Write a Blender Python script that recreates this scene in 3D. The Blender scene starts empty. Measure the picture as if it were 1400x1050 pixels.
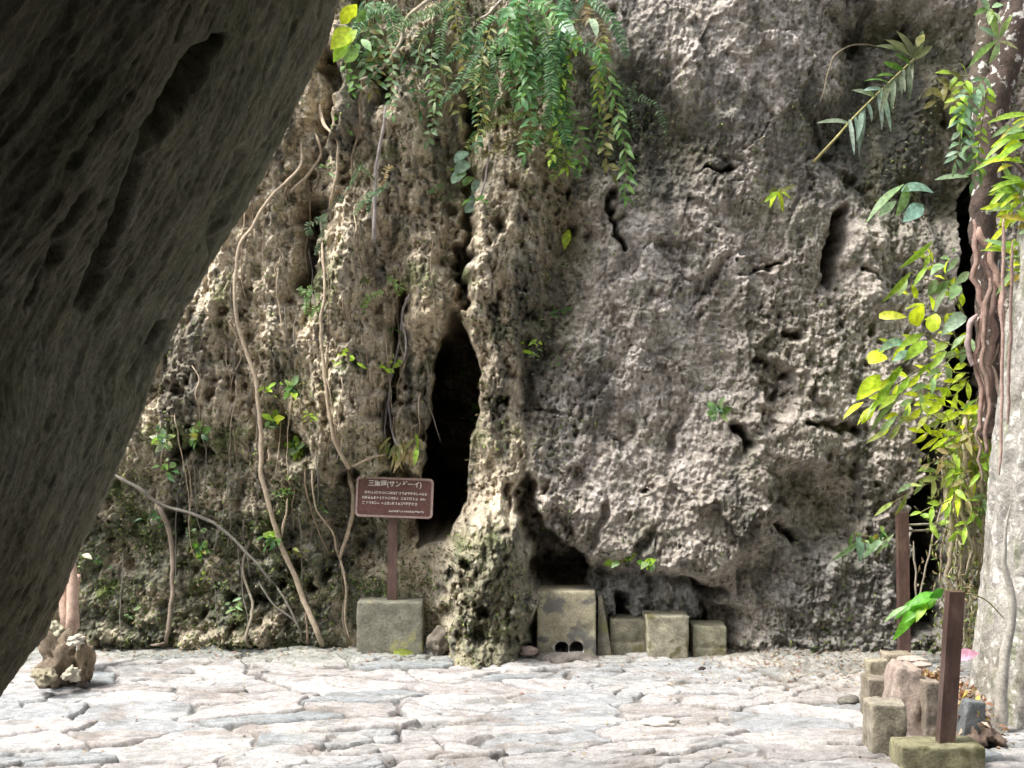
import bpy, bmesh, math, random
import numpy as np
from mathutils import Vector, Matrix

sc = bpy.context.scene
col = sc.collection
rnd = random.Random(7)

# ------------------------------------------------------------------ camera, sky, sun, exposure
CAMZ, FPX = 2.086, 2100.0            # eye height (m); focal length in pixels of a 1400 px wide picture
cam = bpy.data.cameras.new('camera')
cam.lens = 54.0; cam.sensor_width = 36.0; cam.clip_start = 0.05; cam.clip_end = 500.0
camo = bpy.data.objects.new('camera', cam); col.objects.link(camo)
camo.location = (0, 0, CAMZ); camo.rotation_euler = (math.radians(90), 0, 0)
sc.camera = camo

SUN_DIR = Vector((-0.46, -0.20, 0.86)).normalized()
w = bpy.data.worlds.new('World'); sc.world = w; w.use_nodes = True
nt = w.node_tree
sky = nt.nodes.new('ShaderNodeTexSky'); sky.sky_type = 'NISHITA'; sky.sun_disc = False
sky.sun_elevation = math.asin(SUN_DIR.z); sky.sun_rotation = math.atan2(SUN_DIR.x, SUN_DIR.y)
sky.dust_density = 4.0; sky.air_density = 1.0
hs = nt.nodes.new('ShaderNodeHueSaturation'); hs.inputs['Saturation'].default_value = 0.40
nt.links.new(sky.outputs[0], hs.inputs['Color'])
nt.links.new(hs.outputs[0], nt.nodes['Background'].inputs[0])
nt.nodes['Background'].inputs[1].default_value = 0.12
sun = bpy.data.lights.new('sun', 'SUN'); sun.energy = 1.5; sun.angle = math.radians(16); sun.color = (1.0, 0.965, 0.90)
suno = bpy.data.objects.new('sun', sun); col.objects.link(suno)
suno.rotation_euler = SUN_DIR.to_track_quat('Z', 'Y').to_euler()
suno.location = (-6, 2, 14)
sc.view_settings.view_transform = 'Standard'; sc.view_settings.look = 'None'
sc.view_settings.gamma = 1.0; sc.view_settings.exposure = 1.82; sc.view_settings.use_curve_mapping = False

# ------------------------------------------------------------------ noise
def perlin(x, y, s):
    g = np.random.default_rng(1000 + s)
    ang = g.uniform(0, 2*np.pi, (256, 256)).astype(np.float32)
    GX, GY = np.cos(ang), np.sin(ang)
    x = np.asarray(x, np.float32); y = np.asarray(y, np.float32)
    xf = np.floor(x); yf = np.floor(y)
    xi = xf.astype(np.int32) & 255; yi = yf.astype(np.int32) & 255
    fx = x-xf; fy = y-yf
    x1 = (xi+1) & 255; y1 = (yi+1) & 255
    u = fx*fx*fx*(fx*(fx*6-15)+10); v = fy*fy*fy*(fy*(fy*6-15)+10)
    a = GX[xi, yi]*fx+GY[xi, yi]*fy
    b = GX[x1, yi]*(fx-1)+GY[x1, yi]*fy
    c = GX[xi, y1]*fx+GY[xi, y1]*(fy-1)
    d = GX[x1, y1]*(fx-1)+GY[x1, y1]*(fy-1)
    return 1.45*((a+(b-a)*u)*(1-v)+(c+(d-c)*u)*v)

def fbm(x, y, o, s, gain=0.5, lac=2.03):
    r = 0; a = 1.0; n = 0
    for k in range(o):
        r = r+a*perlin(x, y, s+k*7); n += a
        a *= gain; x = x*lac+3.7; y = y*lac-1.9
    return r/n

def ridged(x, y, o, s, gain=0.55):
    r = 0; a = 1.0; n = 0
    for k in range(o):
        r = r+a*(1-2*np.abs(perlin(x, y, s+k*7))); n += a
        a *= gain; x = x*2.1+1.3; y = y*2.1+4.1
    return r/n

def worley(x, y, s, jit=0.9):
    """F1, F2 (distances), id in 0..1, dx, dy to the nearest point"""
    g = np.random.default_rng(5000+s)
    J = g.uniform(-.5, .5, (256, 256, 2)).astype(np.float32)*jit
    ID = g.uniform(0, 1, (256, 256)).astype(np.float32)
    x = np.asarray(x, np.float32); y = np.asarray(y, np.float32)
    xf = np.floor(x); yf = np.floor(y)
    f1 = np.full(x.shape, 9., np.float32); f2 = f1.copy(); idd = np.zeros_like(f1); ddx = np.zeros_like(f1); ddy = np.zeros_like(f1)
    for i in (-1, 0, 1):
        for j in (-1, 0, 1):
            cx = (xf+i).astype(np.int32) & 255; cy = (yf+j).astype(np.int32) & 255
            jj = J[cx, cy]
            dx = x-(xf+i+.5+jj[..., 0]); dy = y-(yf+j+.5+jj[..., 1])
            d = np.sqrt(dx*dx+dy*dy)
            near = d < f1
            f2 = np.where(near, f1, np.minimum(f2, d))
            idd = np.where(near, ID[cx, cy], idd); ddx = np.where(near, dx, ddx); ddy = np.where(near, dy, ddy)
            f1 = np.where(near, d, f1)
    return f1, f2, idd, ddx, ddy

def ss(a, b, x):
    t = np.clip((x-a)/(b-a), 0, 1)
    return t*t*(3-2*t)

def polydist(u, v, pts):
    best = np.full(np.shape(u), 1e9, np.float32)
    for (ax, ay), (bx, by) in zip(pts[:-1], pts[1:]):
        ex, ey = bx-ax, by-ay
        t = np.clip(((u-ax)*ex+(v-ay)*ey)/(ex*ex+ey*ey), 0, 1)
        best = np.minimum(best, np.hypot(u-ax-t*ex, v-ay-t*ey))
    return best

def sdpoly(u, v, P):
    d = np.full(np.shape(u), 1e9, np.float32); inside = np.zeros(np.shape(u), bool)
    n = len(P)
    for i in range(n):
        ax, ay = P[i]; bx, by = P[i-1]
        ex, ey = bx-ax, by-ay
        t = np.clip(((u-ax)*ex+(v-ay)*ey)/(ex*ex+ey*ey+1e-9), 0, 1)
        d = np.minimum(d, np.hypot(u-ax-t*ex, v-ay-t*ey))
        if ay != by:
            c = ((ay > v) != (by > v)) & (u < ax+(v-ay)/(by-ay)*ex)
            inside ^= c
    return np.where(inside, -d, d)

# ------------------------------------------------------------------ materials
def nodes_of(name):
    m = bpy.data.materials.new(name); m.use_nodes = True
    t = m.node_tree
    return m, t, t.nodes, t.links, t.nodes['Principled BSDF']

def noise_node(t, coord, scale, detail=4, rough=.6, stretch=None):
    n = t.nodes.new('ShaderNodeTexNoise'); n.inputs['Scale'].default_value = scale
    n.inputs['Detail'].default_value = detail; n.inputs['Roughness'].default_value = rough
    if stretch:
        mp = t.nodes.new('ShaderNodeMapping'); mp.inputs['Scale'].default_value = stretch
        t.links.new(coord, mp.inputs['Vector']); t.links.new(mp.outputs[0], n.inputs['Vector'])
    else:
        t.links.new(coord, n.inputs['Vector'])
    return n.outputs['Fac']

def ramp(t, fac, stops):
    r = t.nodes.new('ShaderNodeValToRGB'); t.links.new(fac, r.inputs[0])
    e = r.color_ramp.elements
    while len(e) < len(stops): e.new(0.5)
    for k, (p, c) in enumerate(stops):
        e[k].position = p; e[k].color = (*c, 1) if len(c) == 3 else c
    return r.outputs[0]

def mix(t, fac, a, b, mode='MIX'):
    n = t.nodes.new('ShaderNodeMix'); n.data_type = 'RGBA'; n.blend_type = mode
    for sock, val in ((n.inputs['Factor'], fac), (n.inputs['A'], a), (n.inputs['B'], b)):
        pass
    ins = [s for s in n.inputs if s.enabled]
    fa, A, B = n.inputs[0], n.inputs[6], n.inputs[7]
    for sock, val in ((fa, fac), (A, a), (B, b)):
        if hasattr(val, 'is_linked') or hasattr(val, 'links'): t.links.new(val, sock)
        elif isinstance(val, (int, float)): sock.default_value = val
        else: sock.default_value = (*val, 1)
    return n.outputs[2]

def bump(t, p, *hs):
    last = None
    for (fac, dist, strength) in hs:
        b = t.nodes.new('ShaderNodeBump'); b.inputs['Distance'].default_value = dist; b.inputs['Strength'].default_value = strength
        t.links.new(fac, b.inputs['Height'])
        if last: t.links.new(last, b.inputs['Normal'])
        last = b.outputs[0]
    t.links.new(last, p.inputs['Normal'])

def tinted(name, s1=22, s2=85, lo=.55, hi=1.35, rough=.92, bd=.02, bd2=.006, spots=None, spec=.25):
    """base colour from the mesh's own 'tint' attribute (the stone's colour), mottled by noise"""
    m, t, N, L, p = nodes_of(name)
    at = N.new('ShaderNodeAttribute'); at.attribute_name = 'tint'
    tc = N.new('ShaderNodeTexCoord').outputs['Object']
    n1 = noise_node(t, tc, s1, 6, .65); n2 = noise_node(t, tc, s2, 5, .7)
    a = mix(t, 1.0, at.outputs['Color'], ramp(t, n1, [(.3, (lo,)*3), (.7, (hi,)*3)]), 'MULTIPLY')
    b = mix(t, 1.0, a, ramp(t, n2, [(.28, (.62, .62, .60)), (.72, (1.3, 1.28, 1.25))]), 'MULTIPLY')
    if spots:
        vn = noise_node(t, tc, spots[0], 3, .5)
        b = mix(t, ramp(t, vn, [(spots[1], (0, 0, 0)), (spots[1]+.06, (1, 1, 1))]), b, spots[2])
    L.new(b, p.inputs['Base Color'])
    p.inputs['Roughness'].default_value = rough; p.inputs['Specular IOR Level'].default_value = spec
    bump(t, p, (n1, bd, .8), (n2, bd2, .9))
    return m

def simple(name, c1, c2, scale=20, rough=.8, bd=.004, stretch=None, metal=0, spec=.3, c3=None):
    m, t, N, L, p = nodes_of(name)
    tc = N.new('ShaderNodeTexCoord').outputs['Object']
    n1 = noise_node(t, tc, scale, 6, .65, stretch); n2 = noise_node(t, tc, scale*5, 4, .6, stretch)
    st = [(.32, c1), (.68, c2)] if c3 is None else [(.3, c1), (.55, c2), (.72, c3)]
    c = ramp(t, n1, st)
    c = mix(t, 1.0, c, ramp(t, n2, [(.3, (.75,)*3), (.7, (1.2,)*3)]), 'MULTIPLY')
    L.new(c, p.inputs['Base Color']); p.inputs['Roughness'].default_value = rough; p.inputs['Metallic'].default_value = metal
    p.inputs['Specular IOR Level'].default_value = spec
    bump(t, p, (n1, bd*2, .7), (n2, bd, .7))
    return m

def leafmat(name, c, trans=.45, rough=.45, vary=.35, spec=.4):
    m, t, N, L, p = nodes_of(name)
    at = N.new('ShaderNodeAttribute'); at.attribute_name = 'tint'
    tc = N.new('ShaderNodeTexCoord').outputs['Object']
    n = noise_node(t, tc, 30, 3, .5)
    cc = mix(t, 1.0, at.outputs['Color'], ramp(t, n, [(.3, (1-vary,)*3), (.7, (1+vary,)*3)]), 'MULTIPLY')
    cc = mix(t, 1.0, cc, c, 'MULTIPLY')
    L.new(cc, p.inputs['Base Color']); p.inputs['Roughness'].default_value = rough
    p.inputs['Specular IOR Level'].default_value = spec
    tr = N.new('ShaderNodeBsdfTranslucent')
    tcol = mix(t, 1.0, cc, (1.5, 1.6, .7), 'MULTIPLY')
    L.new(tcol, tr.inputs['Color'])
    mx = N.new('ShaderNodeMixShader'); mx.inputs[0].default_value = trans
    L.new(p.outputs[0], mx.inputs[1]); L.new(tr.outputs[0], mx.inputs[2])
    L.new(mx.outputs[0], N['Material Output'].inputs['Surface'])
    return m

# ------------------------------------------------------------------ mesh helpers
def tag(o, label=None, cat=None, group=None, kind=None):
    if label: o['label'] = label
    if cat: o['category'] = cat
    if group: o['group'] = group
    if kind: o['kind'] = kind
    return o

def np_mesh(name, V, Fq, tint=None, smooth=True, m=None):
    me = bpy.data.meshes.new(name)
    V = np.asarray(V, np.float32); Fq = np.asarray(Fq, np.int32)
    k = Fq.shape[1]
    me.vertices.add(len(V)); me.vertices.foreach_set('co', V.ravel())
    me.loops.add(Fq.size); me.loops.foreach_set('vertex_index', Fq.ravel())
    me.polygons.add(len(Fq)); me.polygons.foreach_set('loop_start', np.arange(0, Fq.size, k, dtype=np.int32))
    me.polygons.foreach_set('loop_total', np.full(len(Fq), k, np.int32))
    me.polygons.foreach_set('use_smooth', np.full(len(Fq), smooth, bool))
    me.update(calc_edges=True)
    if tint is not None:
        a = me.attributes.new('tint', 'FLOAT_COLOR', 'POINT')
        c = np.ones((len(V), 4), np.float32); c[:, :3] = tint
        a.data.foreach_set('color', c.ravel())
    if m: me.materials.append(m)
    return me

def grid_faces(nr, nc, wrap=False):
    i, j = np.meshgrid(np.arange(nr-1), np.arange(nc if wrap else nc-1), indexing='ij')
    a = i*nc+j; b = i*nc+(j+1) % nc; c = (i+1)*nc+(j+1) % nc; d = (i+1)*nc+j
    return np.stack([a, b, c, d], -1).reshape(-1, 4)

def link(name, me, parent=None, loc=None):
    o = bpy.data.objects.new(name, me); col.objects.link(o)
    if loc is not None: o.location = loc
    if parent: o.parent = parent
    return o

def empty(name, loc, label, cat, group=None):
    o = bpy.data.objects.new(name, None); col.objects.link(o); o.location = loc; o.empty_display_size = .1
    return tag(o, label, cat, group)

class MB:
    """collects faces (world coordinates) and links them as ONE mesh object"""
    def __init__(s): s.v = []; s.f = []; s.c = []; s.tint = (1, 1, 1)
    def add(s, vs, fs):
        o = len(s.v)
        s.v += [tuple(v) for v in vs]; s.c += [s.tint]*len(vs)
        s.f += [tuple(i+o for i in f) for f in fs]
        return s
    def tube(s, pts, rad, n=6, cap=True):
        pts = [Vector(p) for p in pts]
        if not hasattr(rad, '__len__'): rad = [rad]*len(pts)
        up = Vector((0.13, 1, 0.21)).normalized(); vs = []; fs = []
        for i, p in enumerate(pts):
            d = (pts[min(i+1, len(pts)-1)]-pts[max(i-1, 0)])
            d = d.normalized() if d.length > 1e-9 else Vector((0, 0, 1))
            a = d.cross(up)
            if a.length < .05: a = d.cross(Vector((1, 0, 0)))
            a.normalize(); b = d.cross(a)
            for k in range(n):
                t = 2*math.pi*k/n
                vs.append(p+(a*math.cos(t)+b*math.sin(t))*rad[i])
        for i in range(len(pts)-1):
            for k in range(n):
                fs.append((i*n+k, i*n+(k+1) % n, (i+1)*n+(k+1) % n, (i+1)*n+k))
        if cap:
            fs.append(tuple(range(n-1, -1, -1))); fs.append(tuple((len(pts)-1)*n+k for k in range(n)))
        return s.add(vs, fs)
    def build(s, name, m, parent=None, origin=None, smooth=True):
        if parent is not None: origin = parent.matrix_basis.translation if parent.parent is None else parent.parent.location
        if origin is None: origin = Vector(min(s.v, key=lambda q: q[2]))
        origin = Vector(origin)
        me = bpy.data.meshes.new(name)
        me.from_pydata([Vector(q)-origin for q in s.v], [], s.f); me.update()
        a = me.attributes.new('tint', 'FLOAT_COLOR', 'POINT')
        c = np.ones((len(s.v), 4), np.float32); c[:, :3] = np.array(s.c)
        a.data.foreach_set('color', c.ravel())
        if smooth: me.polygons.foreach_set('use_smooth', [True]*len(me.polygons))
        me.materials.append(m)
        sub = parent is not None and parent.parent is not None
        return link(name, me, parent, None if parent else origin)

def P(px, py, Y):
    """world point seen at photo pixel (px, py) at depth Y"""
    return Vector(((px-700)/FPX*Y, Y, CAMZ-(py-525)/FPX*Y))

# ------------------------------------------------------------------ the cliff
S = 175.0
CAVE = [(622, 428), (640, 472), (656, 505), (652, 560), (640, 620), (624, 700), (604, 738), (570, 746), (578, 690), (586, 610), (592, 540), (606, 475)]
SLAB = [(815, 235), (880, 270), (950, 240), (965, 190), (930, 130), (900, 40), (960, -60), (1110, -60), (1115, 120), (1100, 240), (1125, 300), (1110, 420),
        (1100, 560), (1075, 650), (1060, 740), (960, 790), (870, 775), (790, 760), (735, 700), (722, 610), (745, 500), (800, 400), (812, 330)]
HOLE = [(722, 650), (742, 700), (775, 745), (805, 768), (800, 808), (738, 808), (728, 770), (735, 740), (708, 715)]
UNDER = [(745, 768), (860, 785), (960, 800), (1000, 850), (1000, 905), (700, 905), (738, 820)]
RECESS = [(1120, 20), (1330, 30), (1335, 290), (1290, 310), (1180, 285), (1125, 220), (1150, 120)]
FERNS = [(790, 90), (880, 100), (930, 150), (965, 200), (950, 255), (870, 280), (800, 240), (780, 160)]
CLEFT = [(1312, 290), (1345, 240), (1352, 420), (1340, 560), (1290, 640), (1288, 860), (1240, 862), (1246, 680), (1286, 590), (1312, 430)]
MOUND = [(622, 750), (650, 690), (700, 690), (735, 760), (745, 840), (742, 930), (620, 930), (606, 820)]

def cliff_h(u, v):
    """relief of the cliff (metres towards the viewer) and the stone's own colour, over plane coordinates u, v"""
    X = u/S; Z = v/S
    wu = u+20*fbm(X*2.2, Z*2.2, 3, 1)+9*fbm(X*9, Z*9, 2, 3)
    wv = v+20*fbm(X*2.2, Z*2.2, 3, 5)+9*fbm(X*9, Z*9, 2, 8)
    ins = lambda poly, soft: ss(soft, -soft, sdpoly(wu, wv, poly))
    lin = lambda pts, wd: np.exp(-(polydist(wu, wv, pts)/wd)**2)
    left = ss(800, 700, wu+.12*(wv-450))                                 # stalactite columns and rubble side
    wl = v+70*fbm(X*.9, Z*.9, 4, 9)
    low_left = ss(560, 720, wl)*ss(620, 480, wu)
    h = .22*fbm(X*.6, Z*.5, 3, 11)
    # overhanging top, toe at the foot
    h += .22*ss(350, -50, v)+.30*ss(-20, -400, v)
    h += .20*ss(845, 905, v)*ss(600, 680, u)*ss(1250, 700, u)
    slab = ins(SLAB, 15+85*ss(940, 1080, u)*ss(840, 600, v)+45*ss(420, 250, v))
    h += slab*(.13+.06*np.sin(np.clip((wv-200)/560, 0, 1)*np.pi)+.13*ss(560, 760, wv)*ss(1080, 900, wu))
    # columns
    for pts, wd, a in (([(510, 165), (480, 330), (470, 450), (500, 640)], 46, .34), ([(560, 160), (572, 300), (592, 425)], 30, .34),
                       ([(690, 250), (682, 400), (690, 560), (690, 690), (660, 890)], 42, .36), ([(340, 250), (300, 420), (250, 560)], 46, .2),
                       ([(475, 60), (470, 130), (480, 190)], 16, .3), ([(400, 150), (380, 330), (385, 470)], 26, .16),
                       ([(1185, 330), (1195, 400)], 22, .2), ([(540, 180), (525, 300)], 14, .12),
                       ([(610, 290), (605, 400)], 20, .15), ([(655, 290), (650, 430)], 16, .2)):
        h += a*lin(pts, wd)
    h += .26*ins(MOUND, 22)
    h -= .30*low_left*ss(410, 480, wu)*ss(830, 740, wv)
    h -= .14*low_left
    # dark valley between the columns and the slab, dark strip under the ferns
    h -= .13*lin([(770, 250), (760, 380), (735, 470), (730, 560)], 34)
    h -= .17*ins(FERNS, 40)
    h -= .36*ins(RECESS, 38)*(1-.6*lin([(1200, 260), (1260, 190), (1290, 120)], 40))
    h -= .30*ins([(1075, 655), (1160, 650), (1180, 690), (1165, 745), (1110, 760), (1075, 720)], 26)
    h -= .30*ins([(1140, -40), (1250, -30), (1255, 60), (1160, 70)], 12)
    h -= .22*ins([(1035, 495), (1085, 500), (1085, 560), (1050, 590), (1030, 540)], 9)
    h -= .26*ins(UNDER, 12)
    h += .24*ins([(800, 795), (870, 790), (950, 812), (960, 850), (800, 845)], 9)
    # crevices and holes
    for pts, wd, a in (([(430, 275), (428, 330), (420, 395)], 11, .5), ([(550, 390), (540, 480)], 6, .35), ([(536, 500), (530, 600), (528, 640)], 8, .4),
                       ([(648, 120), (646, 185)], 10, .6), ([(642, 190), (640, 290)], 7, .3), ([(640, 290), (638, 350), (628, 425)], 5, .4),
                       ([(1143, 288), (1138, 345), (1130, 385)], 8, .6), ([(455, 90), (460, 180)], 10, .5), ([(520, 110), (530, 150)], 16, .4),
                       ([(840, 275), (835, 320), (848, 345)], 4, .25), ([(960, 237), (1000, 240)], 3, .25), ([(1030, 375), (1068, 372)], 3, .2),
                       ([(1180, 380), (1200, 385)], 3, .15), ([(1006, 590), (1015, 605)], 6, .35), ([(1070, 455), (1090, 462)], 5, .25),
                       ([(1095, 580), (1160, 583)], 3, .2), ([(1060, 725), (1085, 735)], 5, .3), ([(950, 800), (985, 812)], 7, .3),
                       ([(700, 660), (690, 720)], 6, .15), ([(545, 640), (570, 720)], 14, .35), ([(380, 570), (410, 610)], 16, .35),
                       ([(245, 620), (285, 615)], 9, .3), ([(225, 700), (240, 720)], 9, .3), ([(330, 800), (360, 830)], 12, .2),
                       ([(470, 655), (478, 645)], 10, .3), ([(600, 880), (585, 860)], 14, .3), ([(858, 815), (860, 838)], 6, .4)):
        h -= a*lin(pts, wd)
    h -= 3.0*ss(7, -7, sdpoly(.5*(wu+u), .5*(wv+v), CAVE))
    h -= .60*ins(HOLE, 9)
    h -= 1.3*ins(CLEFT, 8)
    h -= .9*ins([(1248, 585), (1290, 588), (1285, 606), (1268, 618), (1252, 606)], 5)
    h += .28*ins([(1295, 600), (1345, 585), (1420, 560), (1420, 920), (1285, 920), (1292, 700)], 10)
    # medium and small relief: broken rubble on the left and at the foot, finer dented skin on the slab
    rough = np.clip(.50+.55*left+.45*low_left+.35*ss(760, 840, wv)-.06*slab, .4, 1.25)*(.72+.9*fbm(X*1.3+3, Z*1.0, 4, 19))*(1-.52*slab)
    k_st = left*(1-low_left)
    pm = 1-slab*(1-(.30+.95*ss(-.18, .22, fbm(X*1.5+11, Z*1.2+X*.4, 4, 53))))
    rough = rough*pm
    def relief(st):
        qx = X+.06*fbm(X*4, Z*4*st, 3, 21)+.012*perlin(X*31, Z*27, 22); qz = Z*st+.06*fbm(X*4, Z*4*st, 3, 23)+.012*perlin(X*29, Z*31, 24)
        r = .11*ridged(X*1.9, Z*1.6*st, 4, 31)
        for sc_, amp, sd in ((3.6, .085, 1), (8.5, .050, 2), (19, .034, 3), (38, .020, 6)):
            f1, f2, idd, dx, dy = worley(qx*sc_, qz*sc_, sd)
            an = idd*50
            r = r+amp*((np.sqrt(np.clip(1-f1*f1, 0, 1))-.6)*.55+.45*(idd-.5)+.75*(dx*np.cos(an)+dy*np.sin(an)))
        t = 0; am = .085; fx, fy = qx*3.1+2, qz*3.1
        for o_ in range(4):
            t = t+am*(np.abs(perlin(fx, fy, 36+o_))*1.8-.5); am *= .60; fx = fx*2.1+1; fy = fy*2.1+2
        return r+t
    h += rough*(relief(1.0)*(1-k_st)+relief(.55)*k_st)
    qx = X+.05*fbm(X*6, Z*6, 3, 25); qz = Z+.05*fbm(X*6, Z*6, 3, 26)
    few = ss(-.15, .3, fbm(X*1.4, Z*1.4, 3, 43))*(1-.45*slab)
    f1, _, idd, _, _ = worley(qx*5.3+5, qz*4.4+2, 4)
    h -= (.10+.06*rough)*ss(.34, .12, f1+.12*perlin(X*22, Z*22, 44))*(idd < .20+.18*left)*few
    f1, _, idd, _, _ = worley(qx*13+1, qz*10+2, 5)
    h -= (.04+.03*rough)*ss(.42, .15, f1+.15*perlin(X*45, Z*45, 45))*(idd < .35)*few
    sk = X+.04*fbm(X*5, Z*5, 2, 47)
    h += .085*left*(1-low_left)*ridged(sk*5.5, Z*1.7, 5, 91, .6)+.042*slab*pm*ridged(sk*11+Z*2.6, Z*4.2-X*.8, 5, 93, .66)+.03*(.4+.6*pm)*fbm(sk*34+Z*5, Z*12, 4, 95, .66)
    h -= .13*ss(.50, .78, ridged(sk*2.6+Z*.7, Z*1.3-X*.5, 4, 97))*ss(.0, .3, fbm(X*1.1, Z*1.1, 2, 98))*(.4+.6*slab)
    # broken planes: large chipped facets of the face, each with its own tilt
    for sx_, sz_, am_, sd_ in ((1.7, 1.3, .17, 61), (4.0, 3.2, .11, 62)):
        _, _, idf, fx_, fy_ = worley(sk*sx_+.35*fbm(X*3, Z*3, 3, 63), Z*sz_+.35*fbm(X*3, Z*3, 3, 64), sd_)
        h += am_*(.35+.65*slab)*((idf-.5)*.5+fx_*np.cos(idf*40)*.9+fy_*np.sin(idf*40)*.9)/sx_*1.2
    h += .034*ridged(X*9+Z*3, Z*10-X*4, 4, 41, .62)*(.5+.5*slab*pm)
    h += .022*fbm(X*34, Z*30, 3, 51)
    h += .05*slab*ridged(X*2.3+Z*1.1, Z*3.4-X*1.3, 4, 55)
    m_ = ss(16, -16, sdpoly(wu, wv, [(468, 648), (606, 648), (604, 760), (600, 830), (592, 925), (468, 925)]))
    h = h-m_*np.maximum(0, h+.16)*.97
    # colour of the stone, with some light and shade painted in
    n1 = fbm(X*1.3, Z*1.1, 4, 61); n2 = fbm(X*3.5, Z*3.5, 4, 65); n3 = fbm(X*8, Z*3.0, 4, 69)
    def over(c, k, m): return c+(np.array(k, np.float32)-c)*np.clip(m, 0, 1)[..., None]
    tan = np.array((.60, .52, .40), np.float32); pink = np.array((.47, .425, .385), np.float32)
    c = pink+(tan-pink)*left[..., None]
    c = over(c, (.60, .555, .52), ss(-.1, .35, n2)*.8*slab)
    c = over(c, (.66, .62, .58), ins([(790, 380), (900, 330), (980, 440), (960, 560), (820, 640), (740, 600)], 60)*ss(-.25, .25, n2)*.7)  # bright light on the slab's left side, painted into the tint
    c = over(c, (.25, .225, .20), ss(.02, .4, fbm(X*1.8+5, Z*2.6-X*.8, 5, 63))*.5*slab)
    c = over(c, (.40, .33, .22), ss(.1, .45, n1)*.6*left)
    c = over(c, (.05, .042, .035), ins(CLEFT, 10))  # cleft interior darkened in the tint, standing in for deep shade
    c = over(c, (.13, .14, .10), low_left*.9*ss(-.5, .2, n2))  # grey-green rock, tint also darkened for the shade over the lower left
    c = over(c, (.24, .235, .225), ss(680, 780, wv)*ss(1000, 1080, wu)*.8)
    c = over(c, (.15, .155, .10), ins(MOUND, 40)*.8*ss(660, 760, wv))
    c = over(c, (.38, .385, .39), ins([(790, 785), (880, 785), (985, 812), (985, 850), (800, 850)], 12)*.9)
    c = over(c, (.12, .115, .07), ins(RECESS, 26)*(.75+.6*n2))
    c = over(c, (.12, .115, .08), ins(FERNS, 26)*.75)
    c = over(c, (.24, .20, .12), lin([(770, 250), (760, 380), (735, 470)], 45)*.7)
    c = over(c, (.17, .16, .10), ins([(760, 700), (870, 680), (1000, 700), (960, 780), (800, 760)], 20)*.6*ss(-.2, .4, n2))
    c = over(c, (.10, .10, .085), ss(.06, .34, n3)*(.75-.4*slab))
    st_ = fbm(sk*3.2, Z*.55, 4, 103)
    c = over(c, (.085, .085, .075), ss(.08, .32, st_)*.7*ss(900, 700, v))
    c = over(c, (.15, .14, .095), ins([(1000, 390), (1060, 380), (1110, 300), (1120, 560), (1060, 600), (1010, 480)], 40)*.55*ss(-.15, .25, n2)+ins([(1060, 640), (1200, 620), (1200, 760), (1080, 770)], 40)*.6*ss(-.15, .25, n2))
    c = over(c, (.17, .15, .095), ss(-.1, .3, fbm(X*1.7+2, Z*2.2, 4, 107))*.22*slab)                     # dark algae streaks
    c = over(c, (.11, .14, .045), ss(.12, .5, fbm(X*2.5+9, Z*2.5, 4, 81))*(.25+.55*left+.6*low_left)*.85)  # moss
    c = over(c, (.62, .58, .50), ss(.28, .5, fbm(X*6+3, Z*5, 4, 85))*.6)    # pale lichen
    return h, c

PXS = 1.5
U0 = np.arange(30, 1432, PXS); V0 = np.arange(-24, 936, PXS)
growL = U0[0]-np.cumsum(4*1.13**np.arange(30))[::-1]; growR = U0[-1]+np.cumsum(4*1.13**np.arange(30))
growT = V0[0]-np.cumsum(4*1.13**np.arange(26))[::-1]
UU = np.concatenate([growL, U0, growR]); VV = np.concatenate([growT, V0])
gu, gv = np.meshgrid(UU, VV)
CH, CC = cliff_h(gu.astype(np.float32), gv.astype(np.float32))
gx2 = gu.copy()
for poly_, xc_, kx in ((CAVE, lambda v: np.interp(v, [425, 520, 742], [622, 618, 585]), 1.5), (HOLE, lambda v: np.interp(v, [650, 740, 808], [722, 752, 770]), 1.4), (CLEFT, lambda v: np.interp(v, [190, 420, 640, 860], [1335, 1322, 1290, 1264]), 3.0)):
    xc2 = xc_(gv); k_ = np.clip(-(CH+.25)/1.2, 0, 1)*ss(30, 12, sdpoly(gu, gv, poly_))
    gx2 = gx2+(gu-xc2)*kx*k_
cx = (gx2-700)/S; cz = CAMZ-(gv-525)/S; cy = 12-CH
nr, nc = gu.shape
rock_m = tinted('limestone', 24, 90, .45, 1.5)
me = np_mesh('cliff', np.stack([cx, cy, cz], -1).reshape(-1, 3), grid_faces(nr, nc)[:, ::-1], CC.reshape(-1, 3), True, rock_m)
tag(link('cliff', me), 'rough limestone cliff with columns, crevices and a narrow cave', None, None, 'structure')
i0, j0 = len(growT), len(growL)

def cliffY(px, py):
    """depth of the cliff's face along the sight line of a photo pixel"""
    Y = 12.0
    for _ in range(4):
        u = 700+(px-700)*Y/12; v = 525+(py-525)*Y/12
        i = int(np.clip(round((v-V0[0])/PXS), 0, len(V0)-1)); j = int(np.clip(round((u-U0[0])/PXS), 0, len(U0)-1))
        Y = 12-float(CH[i0+i, j0+j])
    return Y

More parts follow.
